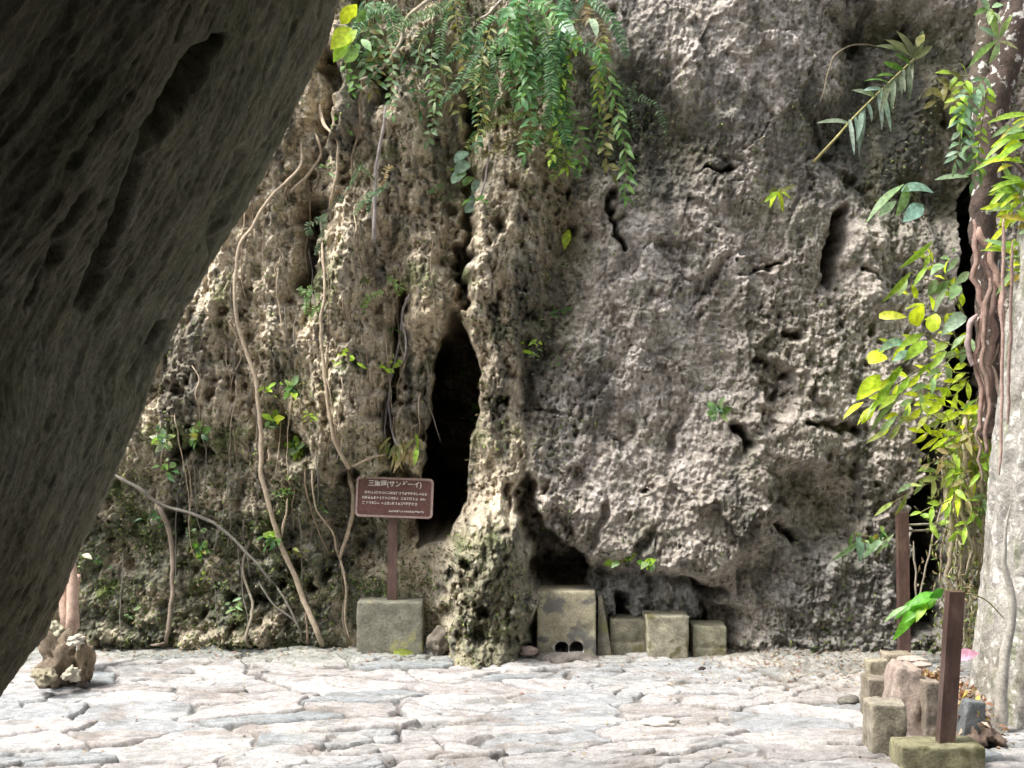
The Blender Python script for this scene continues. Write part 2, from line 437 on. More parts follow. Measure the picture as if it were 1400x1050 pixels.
# ------------------------------------------------------------------ the ground
def ground_h(x, y):
    wx = x+.10*fbm(x*2.2, y*2.2, 3, 201)+.03*fbm(x*9, y*9, 2, 204); wy = y+.10*fbm(x*2.2, y*2.2, 3, 206)
    big = ss(-.1, .25, perlin(x*.7, y*.9, 209))
    f1, f2, idd, dx, dy = worley(wx*1.45, wy*2.5, 11, .95)
    g1, g2, gid, gx, gy = worley(wx*2.6+7, wy*4.6+3, 12, .95)
    e = f2-f1; ge = g2-g1
    joint = 1-ss(.03, .065, e); gj = (1-ss(.03, .075, ge))*big
    a = idd*6.283; a2 = gid*6.283
    h = .013*(idd-.5)+.020*(dx*np.cos(a)+dy*np.sin(a))+big*(.009*(gid-.5)+.017*(gx*np.cos(a2)+gy*np.sin(a2)))
    h += .022*fbm(x*1.2, y*1.6, 3, 215)+.008*ridged(x*2.2, y*6, 4, 217)+.010*fbm(x*9, y*18, 4, 219)
    k1, k2, kid, kx, ky = worley(x*5+.4*perlin(x*9, y*9, 225), y*11+.4*perlin(x*9, y*12, 226), 13)
    h += .008*(kid-.5)*ss(-.2, .3, perlin(x*1.3, y*1.8, 227))
    fill = .55+.45*perlin(x*1.7, y*1.7, 221)
    h -= (.045*joint*np.clip(fill+.1, .08, 1)+.034*gj*np.clip(fill+.1, .1, 1))
    foot = ss(11.2, 12.0, y+.25*perlin(x*1.5, y, 223))
    litter = np.exp(-(((x-2.3)/.75)**2+((y-11.2)/.75)**2))
    h += litter*.05*ridged(x*6, y*6, 3, 231)+foot*.015*ridged(x*7, y*7, 3, 233)
    c = np.empty(x.shape+(3,), np.float32)
    pal = np.array([(.49, .48, .46), (.40, .42, .425), (.55, .54, .52), (.45, .43, .41), (.34, .37, .375), (.51, .495, .475)], np.float32)
    c[:] = pal[(idd*5.99).astype(int)]
    c2 = pal[(gid*5.99).astype(int)]
    c = (c+(c2-c)*(big*.4)[..., None])*.76*np.array((.99, .985, 1.03), np.float32)
    def over(c, k, m): return c+(np.array(k, np.float32)-c)*np.clip(m, 0, 1)[..., None]
    c = over(c, (.07, .06, .05), np.maximum(joint, gj)*np.clip(.25+.75*fill, 0, 1))
    c = over(c, (.22, .19, .17), ss(.10, .45, fbm(x*2.2, y*3.2, 4, 241))*.65)
    c = over(c, (.48, .47, .455), ss(.1, .5, fbm(x*1.6+4, y*3+2, 4, 245))*.7)
    c = over(c, (.17, .175, .17), ss(.10, .42, fbm(x*3.1+4, y*5+8, 5, 247))*.6)
    c = over(c, (.22, .235, .205), foot*.65); c = over(c, (.25, .22, .17), litter*.45)
    return h, c

gxs = np.concatenate([np.linspace(-9, -4.6, 30)[:-1], np.arange(-4.6, 4.6, .0105), np.linspace(4.6, 9, 30)[1:]])
gys = np.concatenate([np.linspace(-6, 6.8, 90)[:-1], np.arange(6.8, 12.9, .0105), np.linspace(12.9, 16, 14)[1:]])
gX, gY = np.meshgrid(gxs.astype(np.float32), gys.astype(np.float32))
GH, GC = ground_h(gX, gY)
me = np_mesh('paving', np.stack([gX, gY, GH], -1).reshape(-1, 3), grid_faces(*gX.shape), GC.reshape(-1, 3), True,
             tinted('flagstone', 14, 70, .7, 1.25, .85, .008, .004))
tag(link('paving', me), 'pale uneven flagstone paving', None, None, 'structure')
def groundZ(x, y):
    i = int(np.argmin(np.abs(gys-y))); j = int(np.argmin(np.abs(gxs-x)))
    return float(GH[i, j])
gp = np.array([(-150, -150, -.35), (150, -150, -.35), (150, 150, -.35), (-150, 150, -.35)])
me = np_mesh('ground', gp, [(0, 1, 2, 3)], np.full((4, 3), .2), False, simple('soil', (.10, .08, .05), (.2, .16, .11), 3))
tag(link('ground', me), 'bare soil ground around the cliff', None, None, 'structure')

# ------------------------------------------------------------------ the leaning boulder with an unseen arch and rear wall added to block light
SIL = [(0, 462), (60, 446), (100, 428), (190, 384), (300, 328), (420, 256), (520, 206), (560, 196), (660, 151), (740, 115), (800, 92), (870, 58), (950, -2)]
YE = 6.0
zs = [CAMZ-(a-525)*YE/FPX for a, b in SIL]; xs = [(b-700)*YE/FPX for a, b in SIL]
def slab_x(z):
    z = np.asarray(z, np.float64)
    x = np.interp(z, zs[::-1], xs[::-1])
    x = np.where(z > zs[0], xs[0]+.40*(z-zs[0]), x)
    return np.where(z < zs[-1], xs[-1]+.46*(z-zs[-1]), x)
zz = np.concatenate([np.linspace(-.45, .5, 24)[:-1], np.arange(.5, 3.8, .0085), np.linspace(3.8, 4.9, 16)[1:]])
inner = [(float(slab_x(z)), z) for z in zz]
n_slab = len(inner)
xa = inner[-1][0]
path = [(xa+.5, 5.10), (xa+1.3, 5.15), (2.3, 4.7), (2.8, 3.8), (3.1, 2.3), (3.2, .5), (3.2, -.45), (4.3, -.45), (4.4, 2.6), (4.0, 4.8), (3.0, 6.0), (1.2, 6.4), (-1.0, 6.2), (-3.0, 5.3), (-4.4, 3.6), (-5.2, 1.6), (-5.6, -.45)]  # added unseen roof and right leg to shade the boulder, then outer profile
def resample(pts, step):
    out = []
    for a, b in zip(pts[:-1], pts[1:]):
        n = max(1, int(math.dist(a, b)/step)); out += [(a[0]+(b[0]-a[0])*k/n, a[1]+(b[1]-a[1])*k/n) for k in range(n)]
    return out+[pts[-1]]
prof = np.array(inner+resample(path, .22))
npf = len(prof)
ring_y = np.concatenate([np.linspace(-7, 2.6, 40)[:-1], np.arange(2.6, 6.0, .012)])
cap = [(a, 0) for a in ring_y]
for k in range(1, 26):                                                # round the far end over
    cap.append((6.0+.55*math.sin(min(1, k/14)*math.pi/2)+.01*k, (k/25)**1.6))
# mid-line of the shell: outer and inner walls close on it
mid_x = np.interp(np.arange(npf), [0, n_slab*.5, n_slab-1, n_slab+12, n_slab+36, npf-30, npf-1], [-4.0, -3.2, .6, 2.2, 3.6, -2.2, -4.0])
dist_mid = np.stack([np.where(prof[:, 0] < 1.0, np.minimum(prof[:, 0]-.0, prof[:, 0]), prof[:, 0]), prof[:, 1]], -1)
def shell_mid(p):
    z = p[:, 1]
    leftmid = .5*(slab_x(np.clip(z, -.45, 4.9))+np.interp(z, [-.45, 1.6, 3.6, 5.3, 6.2], [-5.6, -5.2, -4.4, -3.0, -1]))
    rightmid = np.interp(z, [-.45, 2.5, 4.6, 6], [3.75, 3.75, 3.2, 2.4])
    m = p.copy()
    lf = (p[:, 0] < slab_x(np.clip(z, -.45, 4.9))+.02) & (z < 4.95)
    rt = (~lf) & (z < 4.95)
    m[lf, 0] = leftmid[lf]; m[rt, 0] = rightmid[rt]
    tp = z >= 4.95
    m[tp, 1] = 5.75
    return m
MID = shell_mid(prof)
V = []
for (yy, k) in cap:
    q = prof+(MID-prof)*k*.98
    V.append(np.column_stack([q[:, 0], np.full(npf, yy), q[:, 1]]))
V = np.array(V)
nrm = np.gradient(prof, axis=0); nrm = np.column_stack([nrm[:, 1], -nrm[:, 0]]); nrm /= np.linalg.norm(nrm, axis=1)[:, None]+1e-9
sarc = np.concatenate([[0], np.cumsum(np.linalg.norm(np.diff(prof, axis=0), axis=1))])
SS, YY = np.meshgrid(sarc, V[:, 0, 1]+np.array([c[1] for c in cap])*2.0)
SS = SS.astype(np.float32); YY = YY.astype(np.float32)
wS = SS+.15*fbm(SS*1.1, YY*1.6, 3, 301); wY = YY+.12*fbm(SS*1.1, YY*1.8, 3, 304)
d = (.13*fbm(wS*.6, wY*.8, 3, 311)-.03)*(1-.85*ss(4.9, 5.9, YY))+.024*fbm(wS*1.6, wY*6, 5, 315)
f1, f2, idd, _, _ = worley(wS*5, wY*10, 31)
d += .012*(np.sqrt(np.clip(1-f1*f1, 0, 1))-.6)
d += .012*fbm(wS*7, wY*24, 4, 317, .6)-.012*ss(.35, .12, worley(wS*7, wY*16, 37)[0])*(worley(wS*7, wY*16, 37)[2] < .15)+.008*fbm(wS*26, wY*50, 2, 319)
# the elongated hollow and seams in the underside, placed where the photograph has them
PXg = 700+V[..., 0]/np.maximum(V[..., 1], .5)*FPX; PYg = 525-(V[..., 2]-CAMZ)/np.maximum(V[..., 1], .5)*FPX
seen = (V[..., 1] > 2.5) & (np.arange(npf)[None, :] < n_slab)
PXw = PXg+8*fbm(SS*4, YY*7, 2, 331); PYw = PYg+8*fbm(SS*4, YY*7, 2, 333)
d -= seen*.20*ss(10, -6, sdpoly(PXw, PYw, [(318, 58), (296, 85), (270, 145), (215, 205), (212, 185), (250, 130), (280, 80)]))
for pts, wd, a in (([(275, 0), (240, 60), (240, 80)], 5, .06), ([(210, 215), (165, 340), (130, 430)], 6, .08), ([(330, 215), (290, 330)], 9, .05), ([(95, 320), (60, 430)], 7, .05), ([(225, 450), (180, 520)], 6, .06), ([(130, 250), (90, 370)], 8, .05)):
    d -= seen*a*np.exp(-(polydist(PXw, PYw, pts)/wd)**2)
kk = np.array([c[1] for c in cap])[:, None]
V[..., 0] += nrm[None, :, 0]*d*(1-.7*kk); V[..., 2] += nrm[None, :, 1]*d*(1-.7*kk)
V[..., 1] += kk*.8*d
n1 = fbm(wS*1.2, wY*2.0, 4, 341); n2 = fbm(wS*5, wY*9, 3, 345)
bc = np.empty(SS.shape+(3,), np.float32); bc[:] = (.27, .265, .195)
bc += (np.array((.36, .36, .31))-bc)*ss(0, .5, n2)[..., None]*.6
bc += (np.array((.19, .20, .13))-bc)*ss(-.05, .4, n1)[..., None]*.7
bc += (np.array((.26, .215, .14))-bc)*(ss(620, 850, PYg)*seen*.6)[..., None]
Vb = V.reshape(-1, 3); Fb = grid_faces(len(cap), npf, True)
# unseen rear wall added behind the viewer to keep light off the boulder
rx, rz = np.meshgrid(np.linspace(-5.6, 4.4, 40), np.linspace(-.45, 6.3, 36))
ry = -6.4+.5*fbm(rx*.7, rz*.7, 3, 351)
base = len(Vb)
Vb = np.concatenate([Vb, np.stack([rx, ry, rz], -1).reshape(-1, 3)])
Fb = np.concatenate([Fb, grid_faces(36, 40)+base])
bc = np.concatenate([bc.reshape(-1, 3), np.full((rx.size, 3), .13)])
bo = Vector((-4.2, 3.0, 0))
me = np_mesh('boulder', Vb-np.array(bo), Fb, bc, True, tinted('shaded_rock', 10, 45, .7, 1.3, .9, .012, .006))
tag(link('leaning_boulder', me, None, bo), 'huge dark leaning boulder filling the left foreground, with an added unseen arch and rear wall', 'boulder')

# ================================================================== THINGS
from mathutils import noise as mnoise
conc_m = tinted('weathered_concrete', 9, 60, .45, 1.35, .9, .016, .006, (5.5, .56, (.15, .14, .07)))
wood_m = simple('brown_painted_metal', (.060, .034, .028), (.12, .070, .058), 11, .36, .002, (1, 1, .35), spec=.7, c3=(.20, .14, .11))
root_m = tinted('root_bark', 14, 60, .7, 1.25, .85, .006, .003)
bark_m = tinted('pale_bark', 9, 45, .5, 1.35, .9, .03, .008, (14, .6, (.62, .60, .56)))
stone_m = tinted('loose_stone', 12, 55, .65, 1.3, .9, .012, .004)
leaf_m = leafmat('leaf', (1, 1, 1), .42)
frond_m = leafmat('frond', (1, 1, 1), .35, .5)
dry_m = leafmat('dry_leaf', (1, 1, 1), .2, .7, .3, .2)

def rbox_data(w, d, h, r=.015, n=12, amp=.006, taper=(1, 1), seed=0, shear=(0, 0)):
    """a worn block standing on z = 0: rounded edges, uneven faces"""
    idx = {}; vs = []; fs = []
    half = Vector((w/2, d/2, h/2))
    def vid(p):
        k = tuple(round(q, 4) for q in p)
        if k not in idx:
            q = Vector((p[0]*half.x, p[1]*half.y, p[2]*half.z))
            inn = Vector([max(-(half[i]-r), min(half[i]-r, q[i])) for i in range(3)])
            dv = q-inn
            if dv.length > 1e-7: q = inn+dv.normalized()*r
            nz = mnoise.fractal(q*9+Vector((seed*3.7, seed, 1)), .8, 2.1, 4)*amp+mnoise.noise(q*2.5+Vector((seed, 5, 9)))*amp*1.2
            q = q+(q/max(q.length, 1e-6))*nz
            t = (q.z+half.z)/h
            q.x = q.x*(1+(taper[0]-1)*t)+shear[0]*t; q.y = q.y*(1+(taper[1]-1)*t)+shear[1]*t
            q.z += half.z
            idx[k] = len(vs); vs.append(q)
        return idx[k]
    def samp(m):                                                      # extra rows close to the edges
        return [-1, -.97, -.9]+[-.9+1.8*k/m for k in range(1, m)]+[.9, .97, 1]
    g = samp(n)
    for ax in range(3):
        for sg in (-1, 1):
            for i in range(len(g)-1):
                for j in range(len(g)-1):
                    quad = []
                    for (a, b) in ((g[i], g[j]), (g[i+1], g[j]), (g[i+1], g[j+1]), (g[i], g[j+1])):
                        p = [0, 0, 0]; p[ax] = sg; p[(ax+1) % 3] = a; p[(ax+2) % 3] = b
                        quad.append(vid(p))
                    fs.append(tuple(quad if sg > 0 else quad[::-1]))
    return vs, fs

def rbox(mb, c, w, d, h, rotz=0, tilt=0, **kw):
    vs, fs = rbox_data(w, d, h, **kw)
    M = Matrix.Translation(c) @ Matrix.Rotation(rotz, 4, 'Z') @ Matrix.Rotation(tilt, 4, 'Y')
    mb.add([M @ v for v in vs], fs)

def rock(mb, c, size, seed, sub=4, amp=.35, rotz=0, sharp=1.0):
    bm = bmesh.new(); bmesh.ops.create_icosphere(bm, subdivisions=sub, radius=1)
    off = Vector((seed*7.1, seed*3.3, seed*1.7)); vs = []
    M = Matrix.Translation(c) @ Matrix.Rotation(rotz, 4, 'Z')
    for v in bm.verts:
        p = v.co.copy()
        k = 1+amp*mnoise.fractal(p*1.3+off, .9, 2.0, 5)*sharp-amp*.5*abs(mnoise.noise(p*2.6+off))
        vs.append(M @ Vector((p.x*k*size[0], p.y*k*size[1], p.z*k*size[2])))
    fs = [[v.index for v in f.verts] for f in bm.faces]
    bm.free(); mb.add(vs, fs)

# ------------------------------------------------------------------ information sign
YS = 11.97
sgn = empty('information_sign', P(533, 895, 12.02)-Vector((0, 0, .0)), 'brown information sign with white Japanese writing standing in a concrete block', 'sign')
sgn.location = (P(533, 830, 12.02).x, 12.02, groundZ(P(533, 830, 12.02).x, 12.02))
mb = MB(); mb.tint = (.20, .195, .155)
w_, h_ = .515, .40
rbox(mb, Vector((P(532.5, 895, 11.86).x, 11.86+.21, -.012)), w_, .42, h_+.012, rotz=.01, r=.012, n=16, amp=.006, seed=3, taper=(.985, .985))
sign_base_m = tinted('mossy_concrete', 8, 50, .6, 1.3, .92, .014, .005, (4.5, .60, (.27, .26, .13)))
mb.build('concrete_base', sign_base_m, sgn)
mb = MB(); pxw = .036
c0 = P(536, 826, YS+.06); c1 = P(538, 660, YS+.06)
vs = []
for q in (c0-Vector((0, 0, .02)), c1):
    for a, b in ((-1, -1), (1, -1), (1, 1), (-1, 1)): vs.append(q+Vector((a*pxw, b*.025, 0)))
mb.add(vs, [(0, 1, 5, 4), (1, 2, 6, 5), (2, 3, 7, 6), (3, 0, 4, 7), (4, 5, 6, 7), (3, 2, 1, 0)])
mb.build('post', wood_m, sgn, smooth=False)
bc_ = P(539.3, 680.3, YS); BW, BH = .603, .312
tilt = Matrix.Translation(bc_) @ Matrix.Rotation(math.radians(2.1), 4, 'Y') @ Matrix.Rotation(math.radians(-4), 4, 'X')
def rrect(w, h, r, n=6):
    out = []
    for cx_, cy_, a0 in ((w/2-r, h/2-r, 0), (-w/2+r, h/2-r, 90), (-w/2+r, -h/2+r, 180), (w/2-r, -h/2+r, 270)):
        for k in range(n+1):
            a = math.radians(a0+90*k/n); out.append((cx_+r*math.cos(a), cy_+r*math.sin(a)))
    return out
def plate(mb, outl, y0, y1, hole=None):
    n = len(outl)
    L = lambda pts, y: [tilt @ Vector((x, y, z)) for x, z in pts]
    if hole is None:
        mb.add(L(outl, y0)+L(outl, y1), [tuple(range(n))[::-1], tuple(range(n, 2*n))]+[(k, (k+1) % n, n+(k+1) % n, n+k) for k in range(n)])
    else:
        fs = []
        for k in range(n):
            j = (k+1) % n
            fs += [(k, 2*n+k, 2*n+j, j), (n+k, n+j, 3*n+j, 3*n+k), (k, j, n+j, n+k), (2*n+k, 3*n+k, 3*n+j, 2*n+j)]
        mb.add(L(outl, y0)+L(outl, y1)+L(hole, y0)+L(hole, y1), fs)
mb = MB(); plate(mb, rrect(BW-.01, BH-.01, .03), 0, .03)
board = mb.build('board', simple('sign_brown', (.135, .062, .052), (.17, .085, .072), 8, .5, .0006, spec=.4), sgn, smooth=False)
mb = MB(); plate(mb, rrect(BW, BH, .034), -.007, .034, rrect(BW-.034, BH-.034, .022))
mb.build('frame', simple('sign_rim', (.34, .24, .22), (.44, .33, .30), 14, .5, .0006), sgn, smooth=False)
white_m = simple('sign_lettering', (.72, .66, .62), (.82, .77, .74), 10, .6, .0002)
def lettering(body, size, loc, name, sx=1.0):
    cu = bpy.data.curves.new('lettering', 'FONT'); cu.body = body; cu.size = size; cu.extrude = .0015; cu.align_x = 'CENTER'; cu.offset = .0012
    t = bpy.data.objects.new('lettering', cu); col.objects.link(t)
    bpy.context.view_layer.update()
    me = bpy.data.meshes.new_from_object(t.evaluated_get(bpy.context.evaluated_depsgraph_get()))
    bpy.data.objects.remove(t); bpy.data.curves.remove(cu)
    M = tilt @ Matrix.Translation(loc) @ Matrix.Rotation(math.radians(90), 4, 'X') @ Matrix.Scale(sx, 4, (1, 0, 0))
    me.transform(Matrix.Translation(-sgn.location) @ M); me.materials.clear(); me.materials.append(white_m)
    return link(name, me, sgn)
lettering('三庫理(サングーイ)', .052, Vector((0, -.003, .088)), 'title_lettering', .93)
rl = random.Random(5)
for row, (z, xa_, xb_) in enumerate(((.035, -.235, .245), (-.005, -.25, .245), (-.045, -.25, .17), (-.105, -.04, .235))):
    mb = MB(); x = xa_; hh = .021 if row < 3 else .014                            # lines too small to read: fine strokes
    while x < xb_:
        cw = hh*rl.uniform(.75, 1.0)
        for _ in range(rl.randint(3, 5)):
            if rl.random() < .55:
                zz_ = z+rl.uniform(-.45, .45)*hh; a, b, c_, d_ = x, x+cw, zz_-.0016, zz_+.0016
            else:
                xx_ = x+rl.uniform(.1, .9)*cw; a, b, c_, d_ = xx_-.0016, xx_+.0016, z-.5*hh, z+.5*hh
            vs = [tilt @ Vector(q) for q in ((a, -.0022, c_), (b, -.0022, c_), (b, -.0022, d_), (a, -.0022, d_))]
            vs2 = [tilt @ Vector((q[0], .0005, q[1])) for q in ((a, c_), (b, c_), (b, d_), (a, d_))]
            mb.add(vs+vs2, [(0, 1, 2, 3), (0, 4, 5, 1), (1, 5, 6, 2), (2, 6, 7, 3), (3, 7, 4, 0)])
        x += cw*1.22 if rl.random() > .06 else cw*1.9
    mb.build('text_line', white_m, sgn, smooth=False)

# ------------------------------------------------------------------ blocks at the foot of the cliff
def gY(py): return CAMZ*FPX/(py-525)
def block_thing(name, label, cat, x0, x1, ytop, ybot, Yf, depth, tint, taper=(1, 1), seed=0, rotz=0, shear=(0, 0), r=.014, m=conc_m, group=None, amp=.007, grooves=(), tilt_=0):
    pa, pb = P(x0, ybot, Yf), P(x1, ybot, Yf); top = P(x0, ytop, Yf).z
    cx_ = (pa.x+pb.x)/2; z0 = min(pa.z, groundZ(cx_, Yf))-.02
    mb = MB(); mb.tint = tint
    rbox(mb, Vector((cx_, Yf+depth/2, z0)), abs(pb.x-pa.x), depth, top-z0, rotz=rotz, tilt=tilt_, r=r, n=14, amp=amp, taper=taper, seed=seed, shear=shear)
    if grooves:
        for i, v in enumerate(mb.v):
            for (zg, dg) in grooves:
                zt = z0+(top-z0)*zg
                k = math.exp(-((v[2]-zt)/.010)**2)*dg
                if v[1] < Yf+.03: mb.v[i] = (v[0], v[1]+k, v[2])
    o = mb.build(name, m, None, Vector((cx_, Yf+depth/2, z0)))
    return tag(o, label, cat, group)

# large block with two round drain holes at its foot
pa = P(734, 893, 11.72); pb = P(815, 893, 11.72); ztop = P(734, 809, 11.72).z
mb = MB(); mb.tint = (.40, .37, .27)
bxc = (pa.x+pb.x)/2
rbox(mb, Vector((bxc, 11.72+.22, -.03)), pb.x-pa.x, .44, ztop+.03, r=.012, n=18, amp=.007, seed=11, taper=(.99, .98))
for i, v in enumerate(mb.v):                                          # worn groove across the face
    if v[1] < 11.77: mb.v[i] = (v[0], v[1]+.010*math.exp(-((v[2]-.205)/.008)**2), v[2])
blk = mb.build('drain_block', tinted('yellow_stained_concrete', 7, 50, .6, 1.25, .9, .014, .005, (5, .55, (.17, .165, .15))), None, Vector((bxc, 11.94, 0)))
cut = MB()
for hx in (768, 788):
    c_ = P(hx, 887, 11.72)
    cut.tube([c_+Vector((0, -.1, 0)), c_+Vector((0, .50, 0))], .056, 28)
co_ = cut.build('cutter', conc_m, None, Vector((bxc, 11.94, 0)), smooth=False)
md = blk.modifiers.new('holes', 'BOOLEAN'); md.object = co_; md.operation = 'DIFFERENCE'; md.solver = 'EXACT'
bpy.context.view_layer.update()
me2 = bpy.data.meshes.new_from_object(blk.evaluated_get(bpy.context.evaluated_depsgraph_get()))
blk.modifiers.clear(); blk.data = me2; bpy.data.objects.remove(co_)
tag(blk, 'largest yellowish concrete block with two round black holes at its foot', 'block')
# dark triangular slab leaning behind its right edge
mb = MB(); mb.tint = (.16, .15, .12)
tri = [(817, 896), (836, 896), (829, 850), (822, 812), (818, 815)]
A = [P(x, y, 11.76) for x, y in tri]; B = [P(x+5, y, 12.05) for x, y in tri]; n = len(tri)
mb.add(A+B, [tuple(range(n)), tuple(range(2*n-1, n-1, -1))]+[(k, n+k, n+(k+1) % n, (k+1) % n) for k in range(n)])
tag(mb.build('stone_wedge', conc_m, None, smooth=False), 'dark upright stone wedge right against the block with two holes', 'stone')
block_thing('low_block', 'dark weathered low block between the stone wedge and the tapered block', 'block', 834, 884, 847, 897, 11.80, .3, (.21, .20, .15), seed=5, grooves=((.45, .012),))
block_thing('tapered_block', 'pale tapered block wider at its top, between two darker low blocks', 'block', 886, 940, 842, 898, 11.66, .32, (.36, .34, .26), seed=6, taper=(1.12, 1.0), rotz=.02)
block_thing('end_block', 'small mossy block at the right end of the row under the cliff', 'block', 947, 994, 856, 899, 11.72, .3, (.31, .30, .22), seed=8, grooves=((.38, .010),))
mb = MB(); mb.tint = (.20, .18, .165)
rock(mb, Vector((P(778, 897, 11.62).x, 11.60, -.03)), (.28, .13, .095), 4, 4, .3)
tag(mb.build('dirt_heap', stone_m), 'low heap of dull brown dirt in front of the two drain holes', 'dirt')
mb = MB(); mb.tint = (.46, .36, .32)
rock(mb, P(722, 890, 11.62), (.085, .05, .035), 9, 3, .35, rotz=.2)
tag(mb.build('stone', stone_m), 'pinkish stone lying left of the block with two holes', 'stone')
mb = MB(); mb.tint = (.16, .14, .115)
rock(mb, P(603, 878, 11.8), (.10, .10, .13), 15, 4, .35)
tag(mb.build('stone', stone_m), 'dark brown stone right beside the base of the sign', 'stone')
for px, py, sz, tint, lab in ((328, 888, (.062, .05, .04), (.5, .48, .44), 'pale round stone lying at the foot of the left cliff'),
                              (351, 887, (.045, .04, .028), (.2, .17, .15), 'small brown stone beside the pale round one at the cliff foot'),
                              (960, 917, (.03, .03, .035), (.05, .04, .04), 'small dark pebble standing on the paving below the end block'),
                              (655, 903, (.05, .04, .02), (.14, .13, .12), 'flat dark stone on the paving under the mossy rock foot'),
                              (1160, 962, (.085, .06, .035), (.17, .16, .14), 'flat dark stone on the paving left of the kerb blocks'),
                              (1090, 912, (.07, .05, .035), (.4, .36, .28), 'tan stone lying in the litter before the right cliff foot'),
                              (905, 990, (.13, .10, .030), (.52, .49, .45), 'rough pale lump standing out of the middle of the paving')):
    Yg = gY(py); mb = MB(); mb.tint = tint
    x_ = P(px, py, Yg).x
    rock(mb, Vector((x_, Yg, groundZ(x_, Yg)+sz[2]*.45)), sz, px*.13, 3, .4, rotz=px)
    tag(mb.build('stone', stone_m), lab, 'stone')

# ------------------------------------------------------------------ kerb on the right: worn blocks, rocks, two posts
def kerb(label, x, Yf, wd, dp, ztop, tint, seed, rotz=0, name='kerb_block', cat='kerb block', **kw):
    z0 = groundZ(x+wd/2, Yf)-.05
    mb = MB(); mb.tint = tint
    rbox(mb, Vector((x+wd/2, Yf+dp/2, z0)), wd, dp, ztop-z0, rotz=rotz, r=kw.pop('r', .010), n=12, amp=kw.pop('amp', .016), seed=seed, **kw)
    return tag(mb.build(name, conc_m, None, Vector((x+wd/2, Yf+dp/2, z0))), label, cat, 'worn blocks of the kerb on the right')
kerb('tall pale kerb block left of the block that holds the near post', 2.03, 8.66, .19, .24, .275, (.34, .31, .25), 21, .02)
kerb('kerb block second from the front, its top chipped', 2.215, 9.5, .22, .26, .25, (.27, .235, .19), 22, -.03)
kerb('small low kerb block at the far left corner of the kerb', 2.47, 10.62, .13, .18, .165, (.36, .33, .25), 23, .02)
kerb('far kerb block beside the foot of the thin back post', 2.63, 10.8, .20, .22, .185, (.32, .28, .22), 24, -.02)
kerb('narrow upright slab between the pointed rock and the near post', 2.42, 9.0, .085, .22, .335, (.26, .22, .18), 25, .03, 'stone_slab', 'slab')
mb = MB(); mb.tint = (.15, .16, .165)
rbox(mb, Vector((2.66, 8.95, -.03)), .15, .12, .27, rotz=.15, tilt=.12, r=.012, n=8, amp=.012, seed=31, taper=(.7, .8))
tag(mb.build('stone', stone_m), 'dark grey stone leaning behind the near concrete block', 'stone')
mb = MB(); mb.tint = (.33, .27, .235)
vs, fs = rbox_data(.25, .30, .44, r=.02, n=12, amp=.03, seed=33, taper=(.62, .8), shear=(.03, .05))
mb.add([Vector((2.33, 9.2, -.05))+v for v in vs], fs)
tag(mb.build('stone', stone_m), 'pinkish pointed rock standing in the middle of the kerb', 'stone')
for px, py, Yg, sz, lab in ((1247, 902, 10.5, (.10, .09, .025), 'thin flat stone on the far kerb block by the back post'),
                            (1258, 909, 10.2, (.08, .07, .022), 'thin flat pale stone lying in front of the far kerb block'),
                            (1232, 917, 10.0, (.07, .08, .03), 'small pinkish stone wedged between two kerb blocks')):
    mb = MB(); mb.tint = (.44, .38, .34); rock(mb, P(px, py, Yg), sz, px*.11, 3, .3, px)
    tag(mb.build('stone', stone_m), lab, 'stone')

bx0, bx1 = P(1233, 1020, 8.3).x, P(1347, 1020, 8.3).x
fp = empty('fence_post', (P(1290, 1010, 8.5).x, 8.5, 0), 'near brown square post standing in a concrete block', 'post')
mb = MB(); mb.tint = (.30, .285, .18)
rbox(mb, Vector(((bx0+bx1)/2, 8.3+.14, -.2)), bx1-bx0, .28, P(1280, 1022, 8.3).z+.2, r=.014, n=14, amp=.007, seed=41)
mb.build('concrete_base', conc_m, fp)
def post(mb, pb_, pt_, hw):
    vs = []
    for q in (pb_, pt_):
        for a, b in ((-1, -1), (1, -1), (1, 1), (-1, 1)): vs.append(q+Vector((a*hw, b*hw, 0)))
    mb.add(vs, [(0, 1, 5, 4), (1, 2, 6, 5), (2, 3, 7, 6), (3, 0, 4, 7), (4, 5, 6, 7), (3, 2, 1, 0)])
mb = MB(); post(mb, P(1292, 1018, 8.44), P(1306, 808, 8.44), .043); mb.build('post', wood_m, fp, smooth=False)
fb = empty('fence_post', (P(1233, 885, 11.35).x, 11.35, .0), 'far dark post with two thin rails before the dark cleft', 'post')
mb = MB(); post(mb, P(1236, 900, 11.35), P(1233, 700, 11.35), .040); mb.build('post', wood_m, fb, smooth=False)
for yy in (718, 726):
    mb = MB(); mb.tint = (.35, .33, .25); mb.tube([P(1236, yy, 11.4), P(1260, yy-1, 11.45), P(1287, yy-2, 11.5)], .009, 6); mb.build('rail', root_m, fb)

